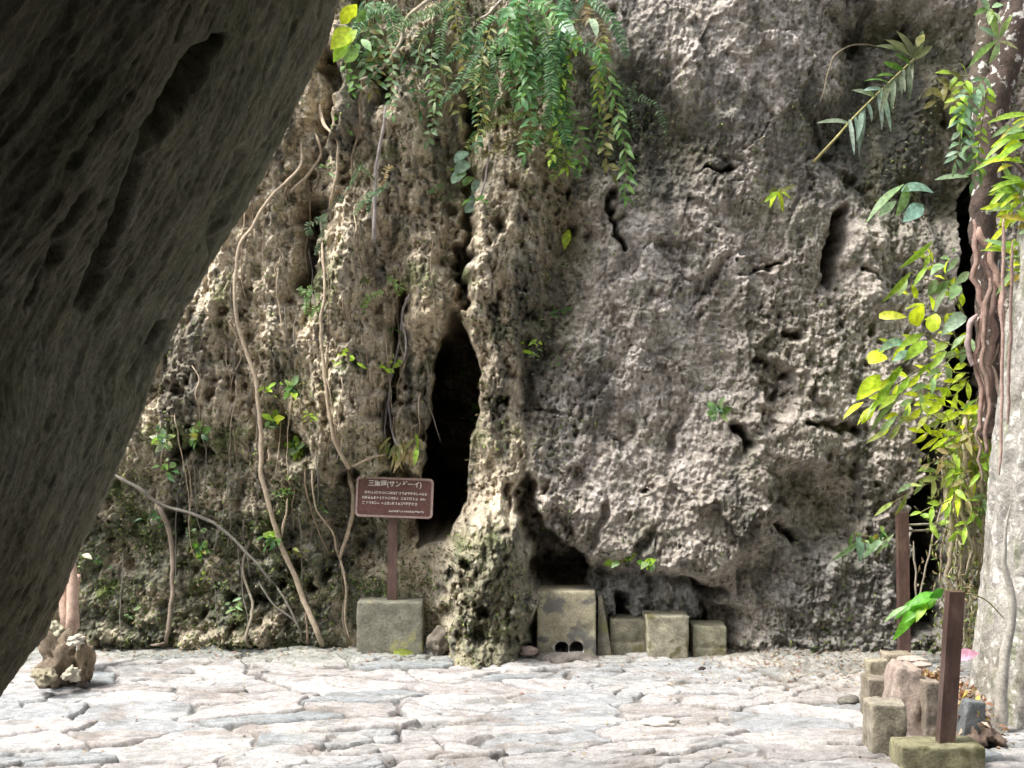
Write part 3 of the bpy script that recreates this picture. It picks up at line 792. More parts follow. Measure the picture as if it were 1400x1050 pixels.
# ------------------------------------------------------------------ left edge: pinkish stakes and hollow rock
for i, (a, b, r0, r1, lab) in enumerate((((97, 868), (100, 750), .045, .012, 'tallest pinkish bare stake beside the edge of the dark boulder'),
                                         ((90, 862), (87, 768), .045, .02, 'left pinkish stake partly hidden by the dark boulder'),
                                         ((104, 860), (107, 785), .02, .012, 'thinnest bare stake, right of the tallest one'))):
    mb = MB(); mb.tint = (.50, .36, .29)
    p0, p1 = P(a[0], a[1], 11.1+.06*i), P(b[0], b[1], 11.1+.06*i)
    mb.tube([p0+(p1-p0)*t+Vector((.008*math.sin(5*t+i), 0, 0)) for t in (0, .25, .5, .75, .93, 1)], [r0, r0, r0*.95, r0*.8, r1*1.6, r1], 10)
    tag(mb.build('stake', root_m), lab, 'stake', 'bare stakes at the left')
for (px, py, Yg, sz, tint, sd, lab) in ((80, 905, 10.6, (.15, .14, .20), (.17, .135, .10), 2, 'brown hollowed rock at the left edge of the paving'),
                                         (72, 866, 10.65, (.09, .08, .09), (.42, .40, .30), 3, 'pale capped stone on top of the brown hollowed rock'),
                                         (115, 905, 10.6, (.065, .08, .15), (.22, .175, .12), 7, 'narrow brown rock right of the hollowed one'),
                                         (98, 922, 10.4, (.07, .06, .055), (.45, .42, .34), 8, 'small pale stone in front of the two brown rocks'),
                                         (60, 925, 10.3, (.09, .07, .06), (.28, .25, .18), 12, 'tan stone half hidden under the edge of the boulder'),
                                         (104, 876, 10.5, (.10, .05, .035), (.52, .49, .42), 14, 'pale flat stone slanting down from the capped stone')):
    mb = MB(); mb.tint = tint; rock(mb, P(px, py, Yg), sz, sd, 4, .5, sd)
    tag(mb.build('stone', stone_m), lab, 'stone')

# ------------------------------------------------------------------ roots and vines on the cliff
def smooth_px(pts, n=7):
    out = []
    for i in range(len(pts)-1):
        p0, p1, p2, p3 = pts[max(i-1, 0)], pts[i], pts[i+1], pts[min(i+2, len(pts)-1)]
        for k in range(n):
            t = k/n
            out.append(tuple(.5*(2*p1[j]+(p2[j]-p0[j])*t+(2*p0[j]-5*p1[j]+4*p2[j]-p3[j])*t*t+(3*p1[j]-p0[j]-3*p2[j]+p3[j])*t**3) for j in (0, 1)))
    return out+[pts[-1]]
def root_tube(mb, pts, r0, r1, lift=.02, Yfix=None, wob=2.0, seg=7):
    q = smooth_px(pts, seg)
    q = [(x+wob*mnoise.noise(Vector((x*.05, y*.05, 3)))+1.6*wob*mnoise.noise(Vector((7, y*.021, x*.02))), y) for x, y in q]
    Ys = [Yfix if Yfix else cliffY(x, y) for x, y in q]
    if not Yfix:
        Ys = [min(Ys[max(0, i-3):i+4]) for i in range(len(Ys))]
        Ys = [sum(Ys[max(0, i-4):i+5])/len(Ys[max(0, i-4):i+5])-lift for i in range(len(Ys))]
    n = len(q)
    pw = [P(x, y, Y) for (x, y), Y in zip(q, Ys)]
    if not Yfix:
        for i in (0, 1, 2):                                           # both ends grow out of the rock
            pw[i].y += (.06, .035, .012)[i]; pw[n-1-i].y += (.05, .03, .01)[i]
    for p in pw: p.z = max(p.z, -.03)
    mb.tube(pw, [(r0+(r1-r0)*i/(n-1))*min(1, .35+.25*min(i, n-1-i if r1 < .012 else 9))*(1+.30*mnoise.noise(Vector((i*.7, r0*900, 1)))) for i in range(n)], 8)
pale = (.44, .36, .27); brn = (.22, .17, .12); grey = (.20, .185, .16); pinkr = (.36, .25, .22)
def vine(label, main, r0, r1, tint, branches=(), lift=.03, name='root', cat='root', Yfix=None, group='roots and vines on the cliff'):
    mb = MB(); mb.tint = tint; root_tube(mb, main, r0, r1, lift, Yfix)
    o = mb.build(name, root_m); tag(o, label, cat, group)
    for (bp, b0, b1) in branches:
        mb = MB(); mb.tint = tint; root_tube(mb, bp, b0, b1, lift, Yfix)
        mb.build('side_root', root_m, o, o.location)
    return o
vine('long pale root running down the left cliff to the paving left of the sign', [(410, 190), (412, 225), (372, 268), (345, 310), (325, 345), (322, 415), (332, 465), (350, 520), (356, 600), (360, 660), (380, 735), (412, 810), (440, 884)], .010, .023, pale,
     [([(430, 180), (440, 210), (425, 235), (395, 262)], .010, .012), ([(383, 735), (390, 700), (392, 680)], .012, .006)], .05)
vine('winding pale root ending in a fork just left of the sign board', [(440, 330), (444, 400), (438, 450), (448, 540), (456, 600), (476, 640)], .011, .016, pale,
     [([(476, 640), (482, 690), (474, 735), (462, 765)], .022, .014), ([(476, 640), (510, 625), (530, 622)], .010, .006), ([(462, 765), (472, 800), (474, 850), (480, 878)], .012, .008), ([(462, 765), (455, 730), (430, 690), (425, 640)], .008, .006)], .05)
vine('dark bent branch arching over the mossy lower left cliff', [(150, 648), (190, 668), (222, 690), (270, 705), (310, 728), (350, 770), (375, 800)], .016, .010, grey,
     [([(375, 800), (400, 835), (412, 872)], .010, .008)], .06)
vine('dark hanging root reaching the paving at the far left', [(214, 684), (228, 720), (236, 770), (234, 830), (225, 880)], .022, .017, (.26, .21, .17),
     [([(225, 880), (205, 883)], .016, .010)], .06)
vine('curved pale root below the dark hollow at the upper left', [(436, 138), (444, 170), (462, 195), (462, 230), (452, 268), (452, 290)], .014, .010, pale)
vine('straight grey root over the upper left columns', [(494, 95), (492, 140), (490, 180), (482, 215), (480, 250)], .011, .009, brn)
vine('grey root in the dark crevice above the cave', [(530, 140), (522, 190), (512, 260), (512, 330)], .010, .016, (.38, .34, .33), [([(512, 330), (520, 350)], .012, .006)])
vine('whitish tangled root hanging in the crevice left of the cave', [(560, 400), (552, 420), (548, 460), (538, 500), (533, 560), (540, 600), (552, 620)], .012, .007, (.45, .41, .42), [([(548, 430), (556, 470), (545, 500)], .007, .006), ([(533, 540), (527, 580), (530, 610)], .006, .004)])
vine('pale curved twigs hanging at the top beside the yellow leaves', [(594, -8), (560, 22), (545, 60), (528, 85), (508, 104), (490, 108)], .016, .010, (.40, .35, .27),
     [([(528, 85), (505, 92), (494, 82)], .008, .005), ([(548, 55), (530, 65), (515, 62)], .008, .005), ([(545, 62), (535, 25), (522, -8)], .008, .006)], .22, 'hanging_twig', 'twig')
vine('thin straight vine dropping from the top of the cliff', [(600, -10), (606, 60), (610, 120), (606, 170)], .007, .005, brn, (), .1, 'hanging_twig', 'twig')
vine('slanting twig at the top right of the thin straight vine', [(690, -8), (668, 18), (655, 25)], .010, .007, (.4, .35, .3), (), .2, 'hanging_twig', 'twig')
vine('brown arching vine drooping left of the palm leaf', [(1200, 62), (1165, 62), (1140, 78), (1130, 105), (1122, 140)], .007, .004, (.33, .28, .2), (), .15, 'hanging_twig', 'twig')
vine('grey root below the long pale root, beside the leaning twig', [(345, 730), (332, 780), (345, 830), (335, 872), (342, 886)], .010, .014, (.24, .21, .16))
vine('leaning grey twig propped on the foot of the left cliff', [(352, 795), (380, 830), (405, 850), (412, 878)], .009, .007, grey)
vine('short brown root under the pair of green sprouts', [(415, 640), (420, 680), (435, 720), (450, 760)], .009, .007, brn)
vine('light root beside the left edge of the concrete base', [(475, 800), (470, 840), (476, 878)], .009, .006, (.36, .31, .25))
vine('thin upright root at the foot of the long pale root', [(418, 830), (420, 870), (419, 880)], .010, .010, brn)
vine('grey root on the columns right of the tall dark crack', [(668, 195), (664, 240), (655, 275)], .008, .008, (.3, .26, .25))
rr = random.Random(11)
for k in range(64):
    x0 = rr.uniform(150, 600); y0 = rr.uniform(240, 760)
    if y0 < 1000-2.0*x0: x0 += 160
    if 470 < x0 < 610 and y0+ln > 640: y0 -= 260
    ln = rr.uniform(35, 170)
    pts = [(x0, y0)]
    for q in range(4): pts.append((pts[-1][0]+rr.gauss(2, 5), pts[-1][1]+ln/4))
    vine('thin rootlet clinging to the left part of the cliff', pts, .006, .003, rr.choice([pale, brn, grey]), (), .015, 'rootlet', 'rootlet', None, 'rootlets on the left cliff')

# ------------------------------------------------------------------ trees at the right edge
tz = np.concatenate([np.arange(-.3, 5.6, .022), np.linspace(5.6, 7.5, 12)]); ta = np.linspace(0, 2*np.pi, 181)[:-1]
TA, TZ = np.meshgrid(ta, tz)
rad = np.interp(TZ, [-.3, 0, .5, 1.2, 2.2, 4, 7.5], [.70, .67, .63, .58, .53, .46, .36])
ca, sa = np.cos(TA), np.sin(TA)
seam = fbm(ca*2.2+TZ*.12, sa*2.2, 3, 401)
rad = rad+.07*seam+.05*fbm(ca*3+9, sa*3+TZ*.7, 4, 405)+.022*ridged(TA*6, TZ*2.0, 4, 407)+.012*fbm(TA*22, TZ*9, 3, 409)
f1, f2, idd, _, _ = worley(TA*9, TZ*4.5, 41)
rad += .02*(np.sqrt(np.clip(1-f1*f1, 0, 1))-.6)
tcx = 3.62+.03*np.sin(TZ*1.3)+.10*np.clip(TZ-1.6, 0, 9); tcy = 9.75+.05*np.sin(TZ*.9)
tc = np.empty(TA.shape+(3,), np.float32); tc[:] = (.40, .385, .36)
q = fbm(TA*4, TZ*1.6, 4, 411)
tc += (np.array((.28, .26, .21))-tc)*ss(0, .4, q)[..., None]*.7
tc += (np.array((.17, .20, .09))-tc)*ss(.12, .5, fbm(TA*5+3, TZ*2.5, 4, 415))[..., None]*.7
tree = empty('tree', (3.66, 9.75, 0), 'large pale lichen covered tree trunk filling the right edge', 'tree')
V = np.stack([tcx+rad*ca-3.66, tcy+rad*sa-9.75, TZ], -1).reshape(-1, 3)
link('trunk', np_mesh('trunk', V, grid_faces(len(tz), 180, True), tc.reshape(-1, 3), True, bark_m), tree)
for k, (pts, r0, r1, tint, Yf) in enumerate((([(1374, 300), (1371, 380), (1370, 470), (1369, 560), (1368, 650)], .012, .010, (.42, .30, .26), 9.35),
                                             ([(1384, 330), (1383, 420), (1379, 520), (1378, 580)], .012, .008, (.36, .25, .22), 9.4),
                                             ([(1380, 690), (1374, 760), (1384, 830), (1372, 920), (1368, 1010)], .006, .045, (.44, .42, .38), 9.25))):
    mb = MB(); mb.tint = tint; root_tube(mb, pts, r0, r1, 0, Yf); mb.build('aerial_root', root_m, tree)
dk = empty('tree', (P(1352, 560, 10.7).x, 10.7, P(1352, 600, 10.7).z), 'dark brown twisted trunk hung with reddish roots over the dark cleft', 'tree')
mb = MB(); mb.tint = (.10, .075, .065)
root_tube(mb, [(1425, -190), (1402, -60), (1385, 40), (1366, 130), (1352, 220), (1346, 300), (1350, 400), (1354, 500), (1356, 600)], .12, .085, 0, 10.7, 5)
mb.build('trunk', bark_m, dk)
mb = MB(); mb.tint = (.12, .10, .08)
root_tube(mb, [(1350, -100), (1352, -20), (1350, 50), (1340, 110), (1346, 160), (1352, 200)], .07, .09, 0, 10.8, 5)
mb.build('side_trunk', bark_m, dk)
lr0 = random.Random(4)
for pts, r0, tint in (([(1332, 300), (1334, 370), (1340, 440), (1338, 520), (1344, 590)], .022, (.34, .23, .20)), ([(1340, 310), (1352, 350), (1366, 395), (1374, 430), (1376, 520)], .026, (.40, .27, .23)),
                      ([(1345, 340), (1358, 420), (1356, 500), (1350, 560)], .026, (.32, .22, .20)), ([(1330, 430), (1328, 470), (1332, 500)], .024, (.36, .28, .28)),
                      ([(1350, 380), (1345, 450), (1352, 540), (1348, 620)], .02, (.28, .20, .17)), ([(1365, 470), (1352, 520), (1340, 560)], .012, (.38, .30, .24)),
                      ([(1350, 260), (1362, 320), (1358, 380), (1366, 450), (1362, 560)], .016, (.30, .21, .18)), ([(1338, 480), (1346, 540), (1340, 600), (1344, 660)], .014, (.33, .25, .21)),
                      ([(1372, 150), (1376, 190), (1392, 225), (1412, 245)], .018, (.18, .14, .12)), ([(1360, 500), (1366, 580), (1362, 660), (1366, 700)], .016, (.36, .28, .24))):
    mb = MB(); mb.tint = tint; root_tube(mb, pts, r0, r0*.7, 0, 10.56+lr0.uniform(-.12, .10), 7.0); mb.build('aerial_root', root_m, dk)
hr = random.Random(21)
rc = empty('hanging_roots', (P(1316, 880, 11.2).x, 11.2, .02), 'curtain of pale hanging roots between the far post and the pale trunk', 'roots')
for k in range(30):
    x0 = hr.uniform(1282, 1356); y0 = hr.uniform(540, 660); y1 = hr.uniform(760, 890)
    x0 = max(x0, 1290 if y0 > 620 else 1282)
    pts = [(x0+hr.gauss(0, 4), y0+(y1-y0)*t) for t in (0, .2, .4, .6, .8, 1)]
    mb = MB(); g = hr.uniform(.75, 1.2); mb.tint = tuple(q*g for q in hr.choice([(.42, .36, .27), (.36, .28, .22), (.30, .27, .17), (.46, .41, .34)]))
    root_tube(mb, pts, hr.uniform(.008, .03), .008, 0, 11.0+hr.uniform(-.25, .25), 4)
    mb.build('root', root_m, rc)
for pts in ([(1287, 690), (1275, 740), (1262, 790), (1250, 850)], [(1251, 740), (1250, 790), (1256, 850)]):
    mb = MB(); mb.tint = (.34, .30, .24); root_tube(mb, pts, .010, .006, 0, 11.9); mb.build('root', root_m, rc)

# ------------------------------------------------------------------ plants
lr = random.Random(3)
def jit(c, k=.18):
    g = 1+lr.uniform(-k, k)
    return (c[0]*g*(1+lr.uniform(-.1, .1)), c[1]*g, c[2]*g*(1+lr.uniform(-.15, .15)))
SH = {'ovate': (0, .62, .95, 1, .82, .48, 0.02), 'lance': (.12, .6, .9, 1, .8, .45, .02), 'round': (.15, .82, 1, 1, .96, .70, .12), 'blade': (.5, .9, 1, .95, .8, .5, .02), 'heart': (.55, 1, 1, .9, .68, .36, .02)}
def leaf(mb, a, b, width, shape='lance', droop=.12, fold=.25, roll=None):
    a, b = Vector(a), Vector(b); ax = b-a; L = ax.length
    if L < 1e-5: return
    n0 = Vector((lr.uniform(-.5, .5), -1, lr.uniform(-.1, .9)))
    side = ax.cross(n0)
    if side.length < 1e-6: side = ax.cross(Vector((1, 0, 0)))
    side.normalize(); nr_ = side.cross(ax).normalized()
    if roll is None: roll = lr.uniform(-.5, .5)
    side = (side*math.cos(roll)+nr_*math.sin(roll)); nr_ = side.cross(ax).normalized()
    if nr_.z < 0 and abs(nr_.z) > .25: nr_ = -nr_
    ws = SH[shape]; vs = []; fs = []
    for i, w in enumerate(ws):
        t = i/(len(ws)-1)
        c = a+ax*t+nr_*(droop*L*(math.sin(math.pi*t)*.6))-Vector((0, 0, droop*L*.35*t*t))
        e = width*.5*w
        vs += [c-side*e+nr_*fold*e, c, c+side*e+nr_*fold*e]
    for i in range(len(ws)-1):
        k = 3*i; fs += [(k, k+1, k+4, k+3), (k+1, k+2, k+5, k+4)]
    mb.add(vs, fs)
def ck(Y, px, py, lift):
    return Y if Y else cliffY(px, py)-lift
class Plant:
    def __init__(s, name, label, cat, root, Y=None, lift=.12, group=None):
        s.Y = Y; s.lift = lift; s.y0 = ck(Y, root[0], root[1], lift*.3)
        s.o = empty(name, P(root[0], root[1], s.y0), label, cat, group); s.lf = MB(); s.st = MB(); s.st.tint = (.20, .19, .08)
    def depth(s): return s.y0-s.lift*(1 if s.Y is None else 0)
    def leaf(s, bx, by, tx, ty, w, c, shape='lance', dy=None, **k):
        Y = s.depth()+lr.uniform(-.04, .04)
        dy = lr.uniform(-.10, .03) if dy is None else dy
        s.lf.tint = jit(c); leaf(s.lf, P(bx, by, Y), P(tx, ty, Y+dy), w/175.0*Y/12, shape, **k)
    def stem(s, pts, r0=.006, r1=.003, c=None):
        q = smooth_px(pts, 5); n = len(q); Y = s.depth()
        if c: s.st.tint = c
        s.st.tube([P(x, y, Y+.02+(s.y0-Y)*max(0, 1-i/4.0)) for i, (x, y) in enumerate(q)], [r0+(r1-r0)*i/(n-1) for i in range(n)], 6)
    def sprig(s, pts, n, ll, lw, c, shape='lance', spread=55, r0=.005):
        """leaves set alternately along a stem"""
        s.stem(pts, r0, r0*.4); q = smooth_px(pts, 6)
        for k in range(n):
            t = (k+.6)/n; i = min(int(t*(len(q)-1)), len(q)-2)
            x, y = q[i]; dx, dy = q[i+1][0]-x, q[i+1][1]-y
            a = math.atan2(dy, dx)+math.radians(spread+lr.uniform(-14, 14))*(1 if k % 2 else -1)
            if k == n-1: a = math.atan2(dy, dx)
            l = ll*lr.uniform(.75, 1.15)
            s.leaf(x, y, x+l*math.cos(a), y+l*math.sin(a)+l*.12, lw*lr.uniform(.8, 1.15), c, shape)
    def done(s, m=leaf_m, leaves='foliage'):
        if s.st.v: s.st.build('stem', root_m, s.o)
        if s.lf.v: s.lf.build(leaves, m, s.o)
        return s.o
YEL = (.58, .70, .05); LIME = (.32, .48, .06); MID = (.10, .20, .05); DEEP = (.05, .12, .045); PALE = (.28, .40, .20); BLU = (.24, .37, .28); OLV = (.20, .20, .07); STRAW = (.40, .34, .16)

# ferns hanging from the top
def frond(mb, pts, pl, pw, c, Y0, dY=-.25):
    """an arching rib with a row of narrow leaflets on either side"""
    q = smooth_px(pts, 9); n = len(q)
    pw_ = [P(x, y, Y0+dY*math.sin(math.pi*min(1, .55*i/(n-1)+.25))) for i, (x, y) in enumerate(q)]
    mb.tint = (c[0]*.9+.05, c[1]*.75, c[2])
    mb.tube(pw_, [.0045*(1-.7*i/(n-1)) for i in range(n)], 5)
    tot = sum((pw_[i+1]-pw_[i]).length for i in range(n-1)); step = pw*1.25; acc = 0; nxt = step*.5
    for i in range(n-1):
        sg = (pw_[i+1]-pw_[i]); L = sg.length
        while nxt < acc+L:
            t = (nxt-acc)/L; p = pw_[i].lerp(pw_[i+1], t); d = sg.normalized(); f = nxt/tot
            l = pl*(.35+.65*math.sin(math.pi*min(1, (.12+f*.80))))*lr.uniform(.6, 1.15)
            sd = d.cross(Vector((lr.uniform(-.15, .15), -1, .35))).normalized()
            for s_ in (-1, 1):
                if lr.random() < .09: continue
                tip = p+(sd*s_+d*.35+Vector((0, -.15, -.22))).normalized()*l
                mb.tint = jit(c, .30); leaf(mb, p, tip, pw*lr.uniform(.7, 1.1), 'blade', .10, .2, lr.uniform(-.3, .3))
            nxt += step
        acc += L
def fern(label, root, fronds, pl=.075, pw=.022, c=MID, lift=.2, name='fern', group='ferns on the cliff'):
    Y0 = cliffY(*root); o = empty(name, P(root[0], root[1], Y0), label, 'fern', group)
    for pts in fronds:
        r_ = (root[0]+lr.gauss(0, 9), root[1]+lr.gauss(0, 5)); k_ = lr.uniform(.8, 1.12)
        pts = [(r_[0]+(x-root[0])*k_+lr.gauss(0, 5), r_[1]+(y-root[1])*k_+lr.gauss(0, 5)) for x, y in pts]
        cf = jit(c, .3) if lr.random() > .08 else jit((.26, .22, .10), .2)
        mb = MB(); frond(mb, [r_]+pts, pl*lr.uniform(.65, 1.1), pw*lr.uniform(.75, 1.05), cf, Y0-lift*lr.uniform(.1, .8), -lift*lr.uniform(.6, 1.3)); mb.build('frond', frond_m, o)
    return o
FG = (.13, .27, .11)
fern('green fern with a long frond hanging lowest under the top edge', (768, 60), [[(760, 110), (768, 175), (790, 255)], [(755, 90), (735, 125), (700, 160)], [(778, 130), (775, 190), (765, 235)], [(800, 70), (812, 110)], [(745, 70), (715, 80), (690, 100)], [(770, 110), (750, 180), (735, 225)]], .085, .022, FG, .3)
fern('pale green fern sprays over the dark slot at the top of the cliff', (668, 60), [[(650, 85), (628, 105), (612, 135)], [(660, 95), (648, 125), (655, 150)], [(690, 85), (685, 120), (692, 150)], [(640, 60), (615, 70), (596, 90)], [(700, 60), (725, 70), (745, 95)], [(665, 100), (676, 130), (668, 165)]], .07, .020, (.12, .24, .10), .25)
fern('bright green fern hanging in the middle of the top edge', (712, 5), [[(700, 40), (680, 70), (672, 100)], [(722, 40), (720, 80), (728, 118)], [(740, 20), (765, 40), (790, 72)], [(695, 20), (665, 35), (640, 62)], [(715, 50), (705, 90), (710, 125)], [(735, 50), (742, 90), (738, 120)]], .09, .024, (.11, .24, .08), .3)
fern('dark green fern at the top edge right of the bright one', (790, -10), [[(800, 20), (815, 55), (820, 95)], [(775, 20), (752, 50), (745, 85)], [(790, 40), (785, 85), (795, 120)], [(815, 10), (840, 30), (850, 62)]], .085, .022, (.06, .15, .06), .25)
fern('yellowish fern drooping left of the long hanging frond', (742, 160), [[(715, 172), (695, 195), (700, 230)], [(720, 185), (705, 215), (690, 250)], [(740, 190), (745, 225), (738, 262)], [(700, 165), (668, 178), (652, 205)], [(728, 195), (722, 235), (728, 270)], [(752, 185), (765, 215), (760, 245)]], .06, .018, (.19, .24, .07), .2)
fern('sparse fern under the top edge right of the pale twigs', (625, -5), [[(615, 25), (590, 48), (575, 75)], [(635, 30), (640, 60), (632, 85)], [(600, 15), (570, 30), (548, 45)], [(620, 40), (612, 75), (618, 100)]], .06, .018, (.09, .17, .06), .2)
fern('small dark fern below the yellow leaves at the boulder edge', (505, 5), [[(495, 30), (488, 60), (492, 88)], [(515, 25), (525, 45), (530, 70)], [(488, 15), (478, 40), (470, 62)], [(520, 5), (540, 15), (555, 35)]], .065, .018, (.10, .20, .08), .3)
fern('tuft of blue green grass like fronds on the upper left columns', (520, 250), [[(508, 240), (492, 246), (478, 268)], [(516, 262), (508, 280), (500, 300)], [(526, 240), (532, 232), (538, 226)], [(505, 258), (490, 270), (482, 290)]], .035, .014, (.11, .20, .09), .1)
fern('dim fern in the dark crevice of the upper left cliff', (452, 290), [[(440, 292), (430, 305), (426, 325)], [(455, 305), (450, 325), (440, 345)], [(462, 285), (470, 290), (474, 305)]], .045, .016, (.07, .12, .06), .1)
fern('light green fern frond on the column left of the cave', (520, 385), [[(505, 398), (495, 410), (488, 425)], [(528, 392), (532, 400), (530, 412)], [(515, 380), (500, 385), (492, 398)]], .05, .017, (.20, .30, .08), .1)
fern('green fern against the winding root on the left cliff', (432, 395), [[(422, 400), (416, 412), (418, 425)], [(436, 408), (434, 420), (428, 432)], [(424, 392), (415, 396), (410, 404)]], .045, .016, (.16, .27, .08), .1)
fern('mossy green fern patch right of the ferns, in the shade of the overhang', (850, 110), [[(838, 135), (830, 165), (838, 190)], [(862, 135), (875, 160), (878, 190)], [(850, 140), (852, 180), (846, 215)], [(880, 125), (905, 150), (925, 185)]], .05, .018, (.06, .10, .04), .1)

def simple_plant(name, label, cat, root, leaves, Y=None, lift=.15, stems=(), c=MID, shape='lance', group=None, sprigs=()):
    p = Plant(name, label, cat, root, Y, lift, group)
    if cat == 'sprout':
        for _ in range(lr.randint(9, 16)):
            L = lr.choice(leaves); x = L[0]+lr.gauss(0, 5); y = L[1]+lr.gauss(0, 5); l = lr.uniform(6, 15); a = lr.uniform(0, 6.283)
            p.leaf(x, y, x+l*math.cos(a), y+l*math.sin(a)*.8+3, L[4]*lr.uniform(.4, .75), lr.choice([L[5], OLV, MID, DEEP]), 'lance')
    for st in stems: p.stem(st)
    for L in leaves:
        p.leaf(*L[:5], L[5] if len(L) > 5 else c, L[6] if len(L) > 6 else shape)
    for a in sprigs: p.sprig(*a)
    return p.done()
simple_plant('seedling', 'cluster of large yellow green leaves at the upper edge of the boulder', 'plant', (482, 80),
             [(466, 34, 488, 4, 22, YEL, 'ovate'), (480, 38, 452, 66, 26, YEL, 'ovate'), (474, 56, 456, 84, 18, LIME, 'ovate'), (488, 40, 470, 66, 16, LIME, 'ovate'), (490, 66, 470, 84, 20, PALE, 'ovate'), (486, 30, 500, 12, 14, MID), (494, 54, 508, 70, 12, PALE)],
             None, .35, [[(482, 80), (480, 60), (478, 38)]])
simple_plant('creeper', 'chain of small bluish leaves hanging in the dark slot under the ferns', 'creeper', (648, 200),
             [(640, 208, 622, 222, 18, BLU, 'round'), (642, 222, 622, 236, 18, BLU, 'round'), (636, 234, 618, 250, 17, BLU, 'round'), (646, 242, 634, 254, 14, PALE, 'round'), (652, 246, 648, 264, 14, BLU, 'round'), (654, 262, 644, 276, 14, BLU, 'round'), (650, 276, 636, 290, 14, BLU, 'round'), (658, 210, 664, 232, 12, PALE, 'round')],
             None, .16, [[(648, 200), (644, 225), (652, 250), (648, 285)]])
simple_plant('creeper', 'few broad whitish leaves among the ferns at the top', 'creeper', (790, 28), [(768, 30, 790, 50, 18, (.42, .5, .42), 'heart'), (808, 26, 816, 52, 13, (.42, .5, .4), 'heart'), (746, 24, 752, 44, 12, PALE, 'heart'), (728, 130, 748, 128, 14, BLU, 'heart')], None, .35, [[(740, 20), (770, 28), (812, 26)]])
simple_plant('sprout', 'single yellow leaf in the dark valley below the ferns', 'leaf', (779, 312), [(778, 314, 772, 340, 13, YEL, 'lance')], None, .12)
simple_plant('sprout', 'green sprout hugging the right edge of the cave', 'sprout', (652, 570), [(650, 572, 662, 545, 13, LIME), (652, 568, 646, 548, 9, MID), (654, 560, 668, 552, 9, LIME)], None, .1)
simple_plant('sprout', 'dull green sprout in the middle of the big rock face', 'sprout', (985, 560), [(980, 566, 968, 548, 12, BLU), (984, 562, 992, 540, 10, PALE), (984, 564, 1000, 556, 10, MID), (976, 568, 966, 562, 9, MID)], None, .07)
simple_plant('sprout', 'bright green sprout under the lip of the overhanging rock', 'sprout', (848, 772),
             [(848, 768, 824, 772, 13, LIME), (846, 762, 832, 748, 13, LIME), (850, 760, 846, 740, 13, LIME), (852, 758, 866, 742, 13, LIME), (852, 764, 870, 756, 12, LIME), (848, 766, 836, 776, 10, PALE)], None, .15, [[(848, 775), (850, 762), (854, 752)]])
simple_plant('sprout', 'pale green leaf pair right of the sprout under the overhang', 'sprout', (888, 768), [(886, 768, 876, 778, 10, PALE), (884, 770, 898, 764, 11, LIME)], None, .15)
simple_plant('sprout', 'yellow green grass tuft on the upper right of the rock face', 'grass tuft', (1062, 262), [(1062, 262, 1044, 276, 7, LIME, 'blade'), (1063, 262, 1052, 284, 7, YEL, 'blade'), (1064, 262, 1070, 290, 7, YEL, 'blade'), (1064, 260, 1082, 272, 6, LIME, 'blade'), (1066, 262, 1088, 252, 6, OLV, 'blade'), (1062, 258, 1050, 262, 6, OLV, 'blade')], None, .1)
simple_plant('sprout', 'small yellow green sprout beside the long pale root', 'sprout', (372, 575), [(372, 575, 356, 566, 11, LIME), (374, 573, 378, 558, 10, LIME), (374, 574, 390, 570, 10, YEL), (370, 577, 362, 584, 9, MID)], None, .12)
simple_plant('sprout', 'light sprout with narrow leaves right of the long pale root', 'sprout', (402, 615), [(402, 612, 388, 606, 10, LIME), (402, 612, 394, 624, 9, PALE), (404, 610, 404, 594, 9, LIME), (404, 612, 418, 606, 10, PALE), (406, 614, 414, 622, 8, LIME), (403, 614, 402, 630, 8, LIME)], None, .12)
simple_plant('sprout', 'pale green leaves on the left cliff above the small sprouts', 'sprout', (398, 530), [(396, 532, 390, 518, 11, PALE), (400, 528, 408, 512, 11, PALE), (400, 534, 404, 546, 10, LIME), (396, 536, 388, 546, 9, MID)], None, .1)
simple_plant('sprout', 'green leaves with glints painted pale near the boulder edge on the left', 'sprout', (222, 605), [(222, 602, 204, 596, 9, (.4, .5, .35)), (224, 600, 222, 584, 9, PALE), (226, 602, 240, 594, 9, (.4, .5, .3)), (222, 606, 212, 618, 10, (.40, .50, .5)), (226, 605, 236, 612, 9, PALE), (218, 600, 206, 606, 8, LIME)], None, .12)  # pale bluish tints stand in for glints on the leaves
simple_plant('sprout', 'green leafy tuft right of the leaves with painted glints', 'sprout', (272, 592), [(272, 590, 258, 586, 11, MID), (274, 588, 274, 574, 11, MID), (276, 590, 290, 584, 11, MID), (270, 594, 262, 602, 9, LIME), (276, 594, 284, 602, 9, DEEP)], None, .1)
simple_plant('sprout', 'tiny sprout above the arching dark branch', 'sprout', (168, 640), [(230, 642, 222, 634, 9, PALE), (232, 640, 240, 632, 9, PALE), (228, 646, 234, 654, 8, MID)], None, .1)
simple_plant('sprout', 'low green sprout at the middle of the long pale root', 'sprout', (370, 735), [(368, 735, 360, 728, 9, LIME), (372, 733, 380, 726, 9, LIME), (370, 738, 364, 746, 8, MID), (374, 737, 384, 740, 8, MID)], None, .12)
simple_plant('sprout', 'small dark leafed sprout near the dark bent branch', 'sprout', (275, 755), [(272, 750, 264, 742, 9, MID), (275, 748, 282, 740, 9, MID), (274, 754, 268, 762, 8, LIME), (278, 752, 288, 754, 8, MID)], None, .1)
p = Plant('grass_tuft', 'yellowish wilted grass tuft hanging just above the sign', 'grass tuft', (540, 622), None, .16)
for k in range(26):
    bx = lr.uniform(516, 574); by = lr.uniform(592, 618)
    p.leaf(bx, by, bx+lr.gauss(0, 9), min(646, by+lr.uniform(14, 30)), lr.uniform(4, 7), lr.choice([STRAW, STRAW, OLV, LIME]), 'blade')
p.done()
